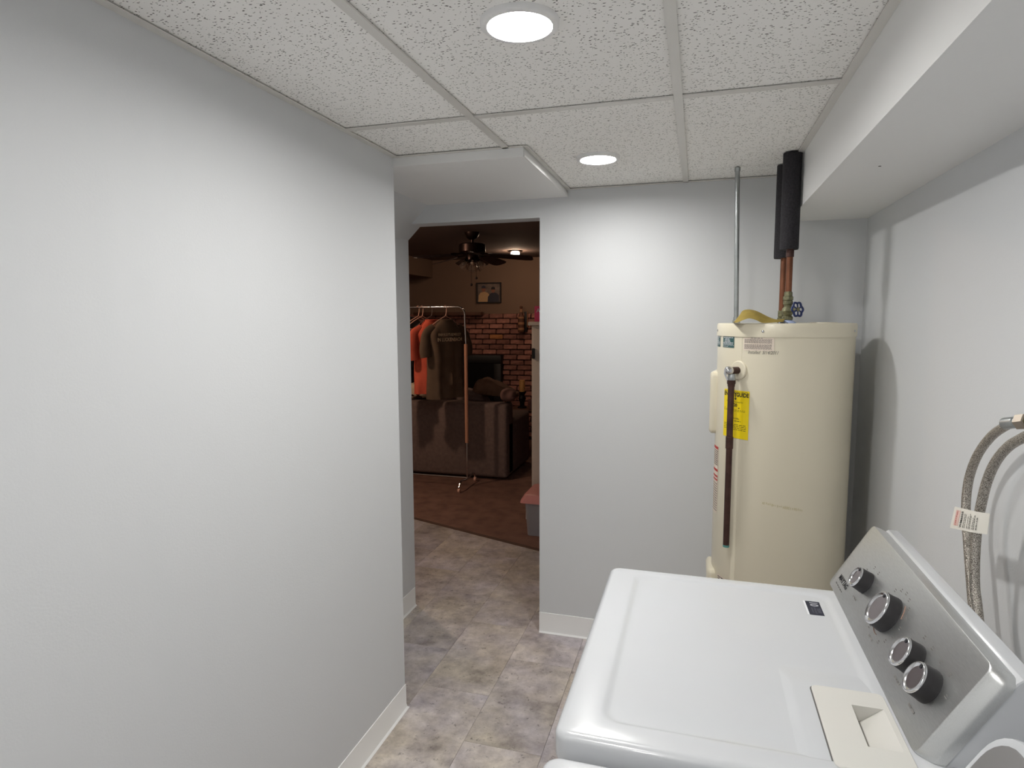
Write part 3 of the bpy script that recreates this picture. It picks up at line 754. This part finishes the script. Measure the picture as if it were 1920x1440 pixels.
# yellow felt strip lying on the lid
bk = spline([(.130, 2.53, ZL+.004), (.149, 2.53, 1.618), (.161, 2.53, 1.636), (.184, 2.53, 1.640), (.212, 2.53, 1.633), (.250, 2.53, 1.613), (.278, 2.535, 1.603), (.312, 2.56, 1.604)], 5)
ft = spline([(.136, 2.50, ZL+.003), (.151, 2.50, 1.598), (.164, 2.495, 1.604), (.183, 2.49, 1.609), (.207, 2.485, 1.602), (.229, 2.485, ZL+.003), (.270, 2.50, 1.594), (.302, 2.52, 1.595)], 5)
rs = []
for p, q in zip(ft, bk):
    nn = Vector((0, .0016, .0012)); rr = q+Vector((.004, .06, -.004)); md = (p+q)/2+Vector((0, -.004, .003))
    rs.append([p-nn, md-nn, q-nn, rr-Vector((0, 0, .003)), rr, q+nn, md+nn, p+nn])
bm = B()
ys = obj('felt_strip', loft(bm, rs), yfoam); tag(ys, 'wavy yellow felt strip lying on top of the water heater', 'felt')

# ------------------------------------------------------------------ supply hoses on the right wall
h1 = [(.66, 1.395, 1.418), (.635, 1.435, 1.412), (.615, 1.485, 1.398), (.612, 1.5, 1.391), (.612, 1.563, 1.359), (.612, 1.619, 1.313), (.612, 1.656, 1.262), (.612, 1.673, 1.207), (.612, 1.669, 1.145), (.612, 1.651, 1.099), (.612, 1.63, 1.043), (.612, 1.609, .989), (.612, 1.57, .88), (.612, 1.54, .70), (.612, 1.50, .40)]
h2 = [(.66, 1.22, 1.44), (.63, 1.25, 1.435), (.585, 1.299, 1.42), (.585, 1.369, 1.388), (.585, 1.427, 1.358), (.585, 1.475, 1.316), (.585, 1.506, 1.267), (.585, 1.525, 1.21), (.585, 1.535, 1.16), (.585, 1.534, 1.09), (.585, 1.524, 1.034), (.585, 1.5, .986), (.585, 1.45, .87), (.585, 1.42, .70), (.585, 1.40, .40)]
for nm, P, lab in (('supply_hose', h1, 'braided steel supply hose behind the other hose, its silver nut in view'), ('supply_hose', h2, 'braided steel supply hose in front with the paper tag against it')):
    r0 = thing(nm, lab, 'hose', P[-1], 'washer supply hoses')
    sp = spline(P[2:], 7)
    obj('braid', tube(B(), sp, .0094, 14), braid_m, r0)
    d0 = (Vector(P[1])-Vector(P[2])).normalized(); q = Vector(P[2])
    obj('ferrule', lathe(B(), [(.0115, -.022), (.012, -.020), (.012, .004), (.0095, .006), (.0095, .012)], q, d0, 20), galv, r0)
    obj('coupling_nut', lathe(B(), [(.012, .012), (.0165, .013), (.0165, .032), (.014, .034)], q, d0, 6), nickel, r0, 20)
    q2 = q+d0*.033
    v0 = thing('hose_valve', 'brass outlet on the right wall feeding the '+('rear' if P is h1 else 'front')+' braided hose', 'valve', (XR, q2.y, q2.z), 'wall valves')
    wq = Vector((XR, q2.y-.05, q2.z+.004))
    obj('valve_body', tube(B(), spline([q2, q2+d0*.02, Vector((XR-.012, wq.y+.012, wq.z)), wq], 4), .011, 14), brass, v0)
    obj('escutcheon', lathe(B(), [(.028, 0), (.026, .004), (.014, .007)], wq, (-1, 0, 0), 28), chrome, v0)
# paper tag round the hoses
A, Bq, Cq, Dq = Vector((.570, 1.617, 1.182)), Vector((.570, 1.479, 1.209)), Vector((.570, 1.484, 1.163)), Vector((.570, 1.636, 1.126))
def tagf(u, v, off=0):   # u right, v up in 0..1
    t = A.lerp(Bq, u); b2 = Dq.lerp(Cq, u); p = b2.lerp(t, v)
    p.x += .010*max(0, (u-.72)/.28)**2*1.4-off
    return p
bm = B()
for sgn in (0,):
    fr = [[bm.verts.new(tagf(i/10, j)) for i in range(11)] for j in (0, 1)]
    bk = [[bm.verts.new(tagf(i/10, j, -.0006)) for i in range(11)] for j in (0, 1)]
    for i in range(10):
        bm.faces.new((fr[0][i], fr[0][i+1], fr[1][i+1], fr[1][i])); bm.faces.new((bk[0][i], bk[1][i], bk[1][i+1], bk[0][i+1]))
        for j in (0, 1): bm.faces.new((fr[j][i], fr[j][i+1], bk[j][i+1], bk[j][i]))
    for i in (0, 10): bm.faces.new((fr[0][i], fr[1][i], bk[1][i], bk[0][i]))
tg = obj('paper_tag', bm, paper); tag(tg, 'creased white paper tag with pink and black print round the hoses', 'tag')
TW, TH = (A-Bq).length, (A-Dq).length
obj('pink_block', quad(B(), lambda x, y: tagf(x, y, .0005), .10, .27, .16, .88), pink_ink, tg, None)
rot = lambda u0, v0: (lambda x, y: tagf(u0-y/TW, v0+x/TH, .0009))
bm = text_bm('CERTIFIED', .0095, rot(.175, .52), sx=.92); obj('lettering', bm, red_ink, tg, None, label='CERTIFIED in red')
bm = text_bm('WM6055', .0125, rot(.36, .50), bold=.0003, sx=.95); obj('lettering', bm, black, tg, None)
bm = B()
for i, u in enumerate((.45, .50, .58, .64, .68, .75, .79, .84)):
    dashes(bm, lambda x, y: rot(u, .5)(x, y), -.022, .02-.004*(i % 3), -.0012, .0012, 1, .9, 20+i, (.003, .008), .0015)
obj('fine_print', bm, gray_ink, tg, None, kind='stuff')

# ------------------------------------------------------------------ den: lamps
def ceiling_lamp(x, y, lab, glow):
    t = thing('ceiling_lamp', lab, 'lamp', (x, y, HD), 'den ceiling lamps')
    obj('base_plate', lathe(B(), [(.085, 0), (.085, -.010), (.06, -.020), (.05, -.022)], t.location, n=32), bronze, t, 40)
    obj('glass_bowl', lathe(B(), [(.048, -.018), (.050, -.040), (.042, -.056), (.022, -.064), (.002, -.066)], t.location, n=24), glow, t, 60)
    return t
ceiling_lamp(-2.07, 7.17, 'lit flush ceiling lamp with a small glass bowl beyond the fan', den_glow)
ceiling_lamp(-2.95, 4.30, 'lit flush ceiling lamp in the den to the left of the clothes rack', mat('den_lamp_glass_bright', (1, .72, .52, 1), .4, emit=DEN_STRENGTH*4.6))
# ------------------------------------------------------------------ den: ceiling fan
fx, fy = -2.015, 5.55
fan = thing('ceiling_fan', 'dark bronze ceiling fan with five blades and a glass light kit', 'fan', (fx, fy, HD))
fl = lambda prof: lathe(B(), prof, (fx, fy, 0), n=40)
obj('canopy', fl([(.068, HD), (.066, 2.385), (.045, 2.345), (.026, 2.335)]), bronze, fan, 40)
obj('downrod', fl([(.014, 2.34), (.014, 2.30)]), bronze, fan)
obj('motor_housing', fl([(.03, 2.305), (.105, 2.298), (.122, 2.288), (.124, 2.225), (.112, 2.212), (.05, 2.206)]), bronze, fan, 35)
obj('light_kit', fl([(.05, 2.207), (.062, 2.185), (.060, 2.150), (.035, 2.130), (.012, 2.115), (.004, 2.112)]), bronze, fan, 35)
for k in range(5):
    a = math.radians(6+72*k+0); dr = Vector((math.cos(a), math.sin(a), 0)); sd = Vector((-dr.y, dr.x, 0))
    Pz = 2.188; bm = B(); out = []
    for rr, ww in ((.16, .045), (.20, .056), (.38, .064), (.50, .066), (.545, .056), (.565, .03)): out.append((rr, ww))
    pts = [(r_, w_) for r_, w_ in out]+[(r_, -w_) for r_, w_ in reversed(out)]
    pl = [Vector((fx, fy, Pz-.09*(r_-.17)))+dr*r_+sd*w_-Vector((0, 0, w_*.24)) for r_, w_ in pts]
    bl = obj('blade', prism(bm, pl, (0, 0, .006)), blade_m, fan, None)
    obj('blade_iron', tube(B(), [Vector((fx, fy, 2.208))+dr*.07, Vector((fx, fy, 2.202))+dr*.14, Vector((fx, fy, 2.199))+dr*.21], .009, 8), bronze, bl)
for k in range(4):
    a = math.radians(20+90*k); dr = Vector((math.cos(a), math.sin(a), -1.15)).normalized(); c = Vector((fx, fy, 2.155))+Vector((math.cos(a), math.sin(a), 0))*.05
    sh = obj('glass_shade', lathe(B(), [(.020, 0), (.024, .012), (.040, .035), (.050, .065), (.058, .088), (.060, .095), (.057, .095), (.047, .066), (.037, .036), (.021, .014), (.017, .002)], c, dr, 24, False), glass_m, fan, 60)
    obj('socket', cyl(B(), c-dr*.012, c+dr*.018, .016, n=14), bronze, sh)
    obj('bulb', lathe(B(), [(.006, .015), (.018, .04), (.020, .055), (.012, .07), (.002, .075)], c, dr, 14), mat('unlit_bulb', rgb(196, 178, 160), .3) if k == 0 else bpy.data.materials['unlit_bulb'], sh)
for (dx, dy, z1) in ((.0, -.03, 1.925), (.045, -.02, 1.985)):
    ch = obj('pull_chain', cyl(B(), (fx+dx, fy+dy, 2.13), (fx+dx, fy+dy, z1), .0016, n=6), bronze, fan)
    obj('pull_knob', lathe(B(), [(.003, .012), (.010, .006), (.012, -.004), (.007, -.012), (.001, -.014)], (fx+dx, fy+dy, z1), n=12), blade_m, ch)

# ------------------------------------------------------------------ den: back wall things
yw = YW
pf = thing('picture_frame', 'black framed photo of two people hanging above the bricks', 'picture', (-2.67, yw-.02, 1.82))
x0, x1, z0, z1 = -2.845, -2.500, 1.818, 2.088
bm = B(); t_ = .016
for a in ((x0, x1, z1-t_, z1), (x0, x1, z0, z0+t_), (x0, x0+t_, z0+t_, z1-t_), (x1-t_, x1, z0+t_, z1-t_)): box(bm, a[0], a[1], yw-.028, yw-.001, a[2], a[3], .002, 1)
obj('frame', bm, frame_blk, pf)
ph = obj('photo', bx(x0+.01, x1-.01, yw-.012, yw-.004, z0+.01, z1-.01), print_bg, pf)
pq = lambda y: (lambda x, z: Vector((x, y, z)))
def poly(pts, y, m, name):
    bm = B(); bm.faces.new([bm.verts.new((x, y, z)) for x, z in pts]); obj(name, bm, m, ph, None)
def oval(cx_, cz_, rx, rz): return [(cx_+rx*math.cos(2*pi*i/16), cz_+rz*math.sin(2*pi*i/16)) for i in range(16)]
poly([(-2.82, 1.835), (-2.67, 1.835), (-2.66, 1.92), (-2.69, 1.955), (-2.74, 1.97), (-2.79, 1.955), (-2.815, 1.92)], yw-.0126, cream_sh, 'printed_shirt')
poly([(-2.69, 1.835), (-2.53, 1.835), (-2.53, 1.92), (-2.57, 1.95), (-2.61, 1.96), (-2.655, 1.94), (-2.685, 1.90)], yw-.0130, blue_sh, 'printed_shirt')
poly(oval(-2.745, 2.0, .028, .036), yw-.0128, skin_p, 'printed_face'); poly(oval(-2.612, 1.985, .026, .034), yw-.0132, skin_p, 'printed_face')
poly([(-2.775, 2.012), (-2.715, 2.012), (-2.72, 2.04), (-2.745, 2.052), (-2.77, 2.04)], yw-.0134, blue_sh, 'printed_hair'); poly([(-2.642, 1.995), (-2.582, 1.995), (-2.588, 2.022), (-2.612, 2.034), (-2.636, 2.022)], yw-.0135, frame_blk, 'printed_hair')
# mantel board and fireplace insert
mn = obj('mantel_shelf', bx(-3.7, -2.735, yw-.17, yw-.056, 1.655, 1.700, .004), wood_d); tag(mn, 'brown mantel board along the top of the bricks behind the clothes', 'shelf')
ins = thing('fireplace_insert', 'black fireplace insert set into the brick wall behind the sofa', 'fireplace', (-2.94, yw-.1, 0))
bm = B(); box(bm, FX0, FX1, yw-.12, yw-.056, 1.02, FZ, .004); box(bm, FX0, FX0+.10, yw-.12, yw-.056, .0, 1.02, .004); box(bm, FX1-.10, FX1, yw-.12, yw-.056, 0, 1.02, .004); box(bm, FX0+.1, FX1-.1, yw-.12, yw-.056, 0, .2, .004)
obj('surround', bm, black_iron, ins)
obj('glass_door', bx(FX0+.09, FX1-.09, yw-.095, yw-.08, .19, 1.03), black_glass, ins)
obj('door_handle', tube(B(), [(-2.66, yw-.095, .78), (-2.66, yw-.13, .78), (-2.66, yw-.13, .62), (-2.66, yw-.095, .62)], .007, 8), black_iron, ins)
# bottle-shaped plaque
bp_ = thing('bottle_plaque', 'striped wooden bottle-shaped plaque hung on the brick wall', 'plaque', (-2.2, yw-.082, 1.44))
bcx = -2.203
bm = lathe(B(), [(.040, 1.44), (.042, 1.45), (.042, 1.60), (.036, 1.645), (.018, 1.685), (.016, 1.745), (.019, 1.748), (.019, 1.765), (.014, 1.770)], (bcx, yw-.102, 0), n=20)
obj('bottle', bm, wood_d, bp_)
for z0_, z1_ in ((1.462, 1.492), (1.535, 1.565), (1.612, 1.635), (1.69, 1.735)):
    r0 = .0425 if z1_ < 1.61 else (.0405 if z1_ < 1.65 else .0178); r1 = .0425 if z1_ < 1.61 else (.0385 if z1_ < 1.65 else .0168)
    obj('band', lathe(B(), [(r0, z0_), (r1, z1_)], (bcx, yw-.102, 0), n=20), stripe_l, bp_)
obj('back_board', bx(bcx+.035, bcx+.072, yw-.082, yw-.056, 1.44, 1.70, .003), black_iron, bp_)
obj('edge_strip', bx(bcx+.073, bcx+.080, yw-.084, yw-.056, 1.50, 1.70), stripe_l, bp_)

# ------------------------------------------------------------------ den: sofa, cushions
so = thing('sofa', 'long dark brown sofa seen from behind, beyond the clothes rack', 'sofa', (-2.95, 6.3, 0))
sx0, sx1, sy0, sy1 = -4.2, -1.775, 5.83, 6.72
obj('back', bx(sx0, sx1, sy0, sy0+.24, .03, .775, .035, 3), sofa_m, so)
obj('seat_base', bx(sx0+.2, sx1-.2, sy0+.2, sy1-.02, .05, .34, .03, 2), sofa_m, so)
for a in ((sx1-.22, sx1), (sx0, sx0+.22)): obj('armrest', bx(a[0], a[1], sy0+.05, sy1, .03, .60, .04, 3), sofa_m, so)
for i in range(2): obj('seat_cushion', blob(B(), (sx0+.70+i*.92, 6.43, .42), (.90, .70, .2), e=.3), sofa_m, so)
for i in range(2): obj('back_cushion', blob(B(), (sx0+.75+i*.92, 6.19, .655), (.92, .26, .48), e=.35, nz=.04, seed=i), sofa_m, so)
for xx in (sx0+.12, sx1-.12):
    for yy in (sy0+.1, sy1-.1): obj('foot', cyl(B(), (xx, yy, .0), (xx, yy, .06), .03, n=12), wood_d, so)
bm = prism(B(), [(x, 6.12, z) for x, z in ((-2.25, .86), (-2.20, .975), (-2.12, 1.0), (-2.02, .968), (-1.88, .905), (-1.75, .838), (-1.79, .81), (-2.0, .81), (-2.2, .82))], (0, .17, 0))
bmesh.ops.bevel(bm, geom=list(bm.edges), offset=.028, segments=3, profile=.5, affect='EDGES')
bmesh.ops.triangulate(bm, faces=bm.faces); bmesh.ops.subdivide_edges(bm, edges=list(bm.edges), cuts=2, use_grid_fill=True)
for v in bm.verts: v.co += Vector((0, .5, .5))*(.022*noise.noise(v.co*14)+.012*noise.noise(v.co*31))
c1 = obj('cushion', bm, cush_m, None, 70); tag(c1, 'crumpled taupe cushion sloping along the sofa back right of the tan post', 'cushion')
c3 = obj('rolled_blanket', blob(B(), (-1.815, 6.02, .846), (.16, .22, .13), .2, .7, .04, 5), mat('mauve_throw', rgb(132, 100, 92), .95)); tag(c3, 'rolled mauve blanket on the right end of the sofa back', 'blanket')
c4 = obj('cow_print_cushion', blob(B(), (-2.85, 5.99, .872), (.42, .24, .18), .3, .6, .10, 1), cow_m); tag(c4, 'white cushion with brown cow print on the sofa back, below the orange shirt', 'cushion')
# ------------------------------------------------------------------ den: clothes rack
rx, ry, rz = -2.085, 5.54, 1.722; lx = -3.25
rk = thing('clothes_rack', 'chrome rolling clothes rack with a tan foam sleeve on its post', 'rack', (rx, ry, 0))
tp = [(rx, ry, 1.38), (rx-.008, ry, 1.60)]+[(rx-.008-.07*(1-math.cos(a)), ry, rz-.07+.07*math.sin(a)) for a in [i*pi/2/6 for i in range(7)]]+[(-2.5, ry, rz), (lx+.08, ry, rz), (lx+.02, ry, rz-.03), (lx, ry, rz-.08), (lx, ry, .09)]
obj('hanging_bar', tube(B(), tp, .0095, 12), chrome, rk)
obj('post', cyl(B(), (rx, ry, .09), (rx, ry, 1.40), .0085, n=12), chrome, rk)
obj('foam_sleeve', cyl(B(), (rx, ry, .435), (rx, ry, 1.375), .0165, n=16), tanfoam, rk)
obj('lower_rail', cyl(B(), (rx, ry, .095), (lx, ry, .095), .007, n=10), chrome, rk)
for xx in (rx, lx):
    obj('foot_bar', tube(B(), spline([(xx, ry-.22, .055), (xx, ry-.17, .10), (xx, ry-.05, .085), (xx, ry, .085), (xx, ry+.05, .085), (xx, ry+.17, .10), (xx, ry+.22, .055)], 5), .008, 10), chrome, rk)
    for yy in (ry-.22, ry+.22):
        ck = obj('caster', cyl(B(), (xx-.01, yy, .024), (xx+.01, yy, .024), .022, n=20), pinkpl, rk)
        obj('caster_fork', tube(B(), [(xx, yy, .06), (xx-.014, yy, .045), (xx-.014, yy, .024)], .004, 6), chrome, ck)
AX = math.radians(62)
def hanger(x, m, lab, rot=AX, w_=.20):
    t = thing('hanger', lab, 'hanger', (x, ry, rz+.0095), 'plastic hangers on the clothes rack')
    d = Vector((math.cos(rot), math.sin(rot), 0)); o = Vector((x, ry, rz))
    P = lambda u, z: o+d*u+Vector((0, 0, z))
    hook = [P(.020*math.cos(a), .0145-.005+.016*math.sin(a)-.0115+.006) for a in [math.radians(200-i*24) for i in range(10)]]
    hook = [P(-.013, -.004)]+[P(.0135*math.cos(a), .0005+.0135*math.sin(a)) for a in [math.radians(165-i*22) for i in range(9)]]+[P(.008, -.05), P(0, -.085)]
    hook = [P(.0135*math.cos(a), .0135*math.sin(a)) for a in [math.radians(190-i*23) for i in range(9)]]+[P(.010, -.045), P(0, -.085)]
    obj('hook', tube(B(), hook, .0036, 8), m, t)
    body = [P(0, -.083), P(-w_*.5, -.13), P(-w_*.95, -.185), P(-w_, -.198), P(-w_*.93, -.205), P(0, -.205), P(w_*.93, -.205), P(w_, -.198), P(w_*.95, -.185), P(w_*.5, -.13)]
    obj('shoulder_bar', tube(B(), body, .0045, 8, True), m, t)
    return t
def shirt(name, x, m, lab, cat='shirt', rot=AX, H=.72, W=.235, seed=0, slv=.24, top=-.085, lean=0, group=None):
    root = thing(name, lab, cat, (x, ry, rz+top-H), group)
    d = Vector((math.cos(rot), math.sin(rot), 0)); nn = Vector((d.y, -d.x, 0)); o = Vector((x, ry, rz+top))
    # body: rings from hem up to the collar
    rs = []; NR, NU = 26, 40
    for j in range(NR+1):
        t = j/NR; z = -H+t*(H)
        sh = max(0, (z+.125)/.125)             # shoulder zone 0..1
        hw = W*(1-.02*math.sin(t*3)) if sh == 0 else W*(1-sh)+.075*sh
        dep = .055+.02*(1-t) if sh == 0 else .055*(1-sh)+.045*sh
        rg = []
        for i in range(NU):
            a = 2*pi*i/NU; u = math.copysign(abs(math.cos(a))**.75, math.cos(a))*hw; v = math.copysign(abs(math.sin(a))**.8, math.sin(a))*dep
            wr = .022*(1-t)**.6*math.sin(u*46+seed*2+2*noise.noise(Vector((u*6, z*3, seed))))+.010*noise.noise(Vector((u*14, z*5, seed+4)))
            v += wr*(1-sh)
            zz = z-(.03*sh if v < 0 and abs(u) < .07 else 0)*sh
            rg.append(o+d*u+nn*v+Vector((0, 0, zz)))
        rs.append(rg)
    obj('body', loft(B(), rs, True, False), m, root, 60)
    for sg in (-1, 1):
        p0 = o+d*sg*(W-.07)+Vector((0, 0, -.075)); p1 = o+d*sg*(W+.015)+Vector((0, 0, -.13)); p2 = o+d*sg*(W+.04)+nn*.02+Vector((0, 0, -.13-slv*.5)); p3 = o+d*sg*(W+.035)+nn*.03+Vector((0, 0, -.13-slv))
        sp = spline([p0, p1, p2, p3], 6); k = len(sp)
        bm = tube(B(), sp, lambda t: .046+.018*t+.004*math.sin(t*9+seed), 16)
        for v in bm.verts:
            q = (v.co-o).dot(nn); v.co -= nn*q*.5
        obj('sleeve', bm, m, root, 60)
    cs = [o+d*.074*math.cos(a)+nn*.046*math.sin(a)+Vector((0, 0, .002-(.030 if math.sin(a) < 0 and abs(math.cos(a)) < .95 else 0))) for a in [2*pi*i/28 for i in range(28)]]
    obj('collar', tube(B(), cs, .007, 8, True), m, root, 60)
    return root, d, nn, o
hanger(-2.285, pinkpl, 'pale pink plastic hanger carrying the olive shirt')
rt_, d_, n_, o_ = shirt('olive_shirt', -2.285, olive_m, 'olive brown t-shirt with two lines of cream lettering on the front', H=.735, W=.215, seed=1, top=-.124, slv=.21)
def shf(x, y): return o_+d_*x+n_*(.0725+.004*math.sin(x*40))+Vector((0, 0, -.158+y))
bm = text_bm("EVERYBODY'S SOMEBODY", .034, lambda x, y: shf(x*.76-.01, y+.023), bold=.0008, sx=.92); add_bm(bm, text_bm('IN LUCKENBACH', .046, lambda x, y: shf(x*.84-.01, y-.023), bold=.0012, sx=1.0))
obj('lettering', bm, mat('cream_print', rgb(226, 206, 176), .8), rt_, None, label='cream lettering')
hanger(-2.43, grayhang, 'dark gray plastic hanger carrying the orange shirt')
shirt('orange_shirt', -2.43, orange_m, 'bright orange t-shirt hanging left of the olive shirt', H=.69, W=.195, seed=3, top=-.125, slv=.24)
hanger(-2.565, pinkpl, 'second empty pale pink plastic hanger from the left end of the bar')
hanger(-2.525, pinkpl, 'empty pale pink plastic hanger next to the orange shirt')
hanger(-2.66, grayhang, 'hanger at the left end in view, hidden in the dark jacket')
shirt('dark_jacket', -2.66, darkcloth, 'black jacket hanging at the left end of the rack in view', 'jacket', H=.62, W=.22, seed=5, top=-.10, slv=.42)
# ------------------------------------------------------------------ den: right-hand side
cb = thing('white_cabinet', 'tall white cabinet just inside the den, right of the opening', 'cabinet', (-1.0, 4.98, 0))
obj('carcass', bx(-1.243, -.78, 4.76, 5.16, 0, 1.555, .003), cab_m, cb)
obj('cornice', bx(-1.268, -.755, 4.735, 5.185, 1.556, 1.585, .006), cab_m, cb)
dr_ = obj('door', bx(-1.228, -.80, 4.744, 4.7595, .06, 1.53, .003), cab_m, cb)
obj('latch', bx(-1.236, -1.212, 4.732, 4.7435, 1.30, 1.38, .004), black_iron, dr_)
pb = thing('magenta_box', 'magenta card box with white lettering on top of the white cabinet', 'box', (-1.1, 4.95, 1.586))
obj('carton', bx(-1.238, -.98, 4.83, 5.03, 1.586, 1.708, .002), pinkbox, pb)
obj('lettering', text_bm('Am', .045, lambda x, y: Vector((-1.190+x, 4.8285, 1.672+y))), white_ink, pb, None)
wp = thing('wooden_board', 'brown wooden board with brass rings leaning by the white cabinet', 'board', (-1.33, 5.25, 0))
obj('plank', bx(-1.352, -1.300, 5.20, 5.23, 0.007, .905, .004), wood_d, wp)
for zz in (.86, .62): obj('ring', tube(B(), [(-1.318+.016*math.cos(a), 5.192, zz+.016*math.sin(a)) for a in [2*pi*i/16 for i in range(16)]], .004, 6, True), brass, wp)
bn = thing('storage_bin', 'clear gray storage bin with a rose lid beside the opening', 'bin', (-1.0, 4.5, .008))
bm = loft(B(), [ring(rrect(-1.180, -.86, 4.37, 4.68, .03), .010), ring(rrect(-1.195, -.845, 4.355, 4.695, .03), .262)])
obj('tub', bm, bin_m, bn)
obj('lid', loft(B(), [ring(rrect(-1.226, -.82, 4.33, 4.72, .03), .262), ring(rrect(-1.222, -.824, 4.334, 4.716, .03), .280), ring(rrect(-1.200, -.84, 4.36, 4.69, .03), .318), ring(rrect(-1.19, -.85, 4.37, 4.68, .03), .320)]), bin_lid, bn, 30)
obj('clip', bx(-1.212, -1.196, 4.46, 4.56, .10, .258, .004), white_ink, bn)
et = thing('end_table', 'small dark end table beyond the right end of the sofa', 'table', (-1.93, 7.2, 0))
obj('table_top', bx(-2.14, -1.70, 7.0, 7.4, .515, .545, .004), wood_d, et)
for xx in (-2.11, -1.73):
    for yy in (7.03, 7.37): obj('leg', cyl(B(), (xx, yy, .007), (xx, yy, .516), .02, .024, 10), wood_d, et)
ch_ = thing('candle_holder', 'black candle holder standing on the end table', 'candle holder', (-1.998, 7.2, .545))
obj('holder', lathe(B(), [(.055, .5455), (.055, .56), (.025, .575), (.03, .62), (.048, .66), (.03, .70), (.05, .735), (.05, .742)], (-1.998, 7.2, 0), n=20), black_iron, ch_, 40)
cd_ = obj('candle', lathe(B(), [(.033, .7425), (.034, .746), (.034, .874), (.031, .879), (.004, .876)], (-1.998, 7.2, 0), n=24), wax); tag(cd_, 'thick amber pillar candle on the black holder', 'candle')
cu_ = obj('glass_cup', lathe(B(), [(.028, .5455), (.036, .55), (.044, .62), (.044, .66), (.040, .66), (.038, .62), (.028, .555)], (-1.86, 7.12, 0), n=20), mat('mauve_glass', rgb(150, 112, 106), .3)); tag(cu_, 'small mauve cup on the end table right of the candle', 'cup')
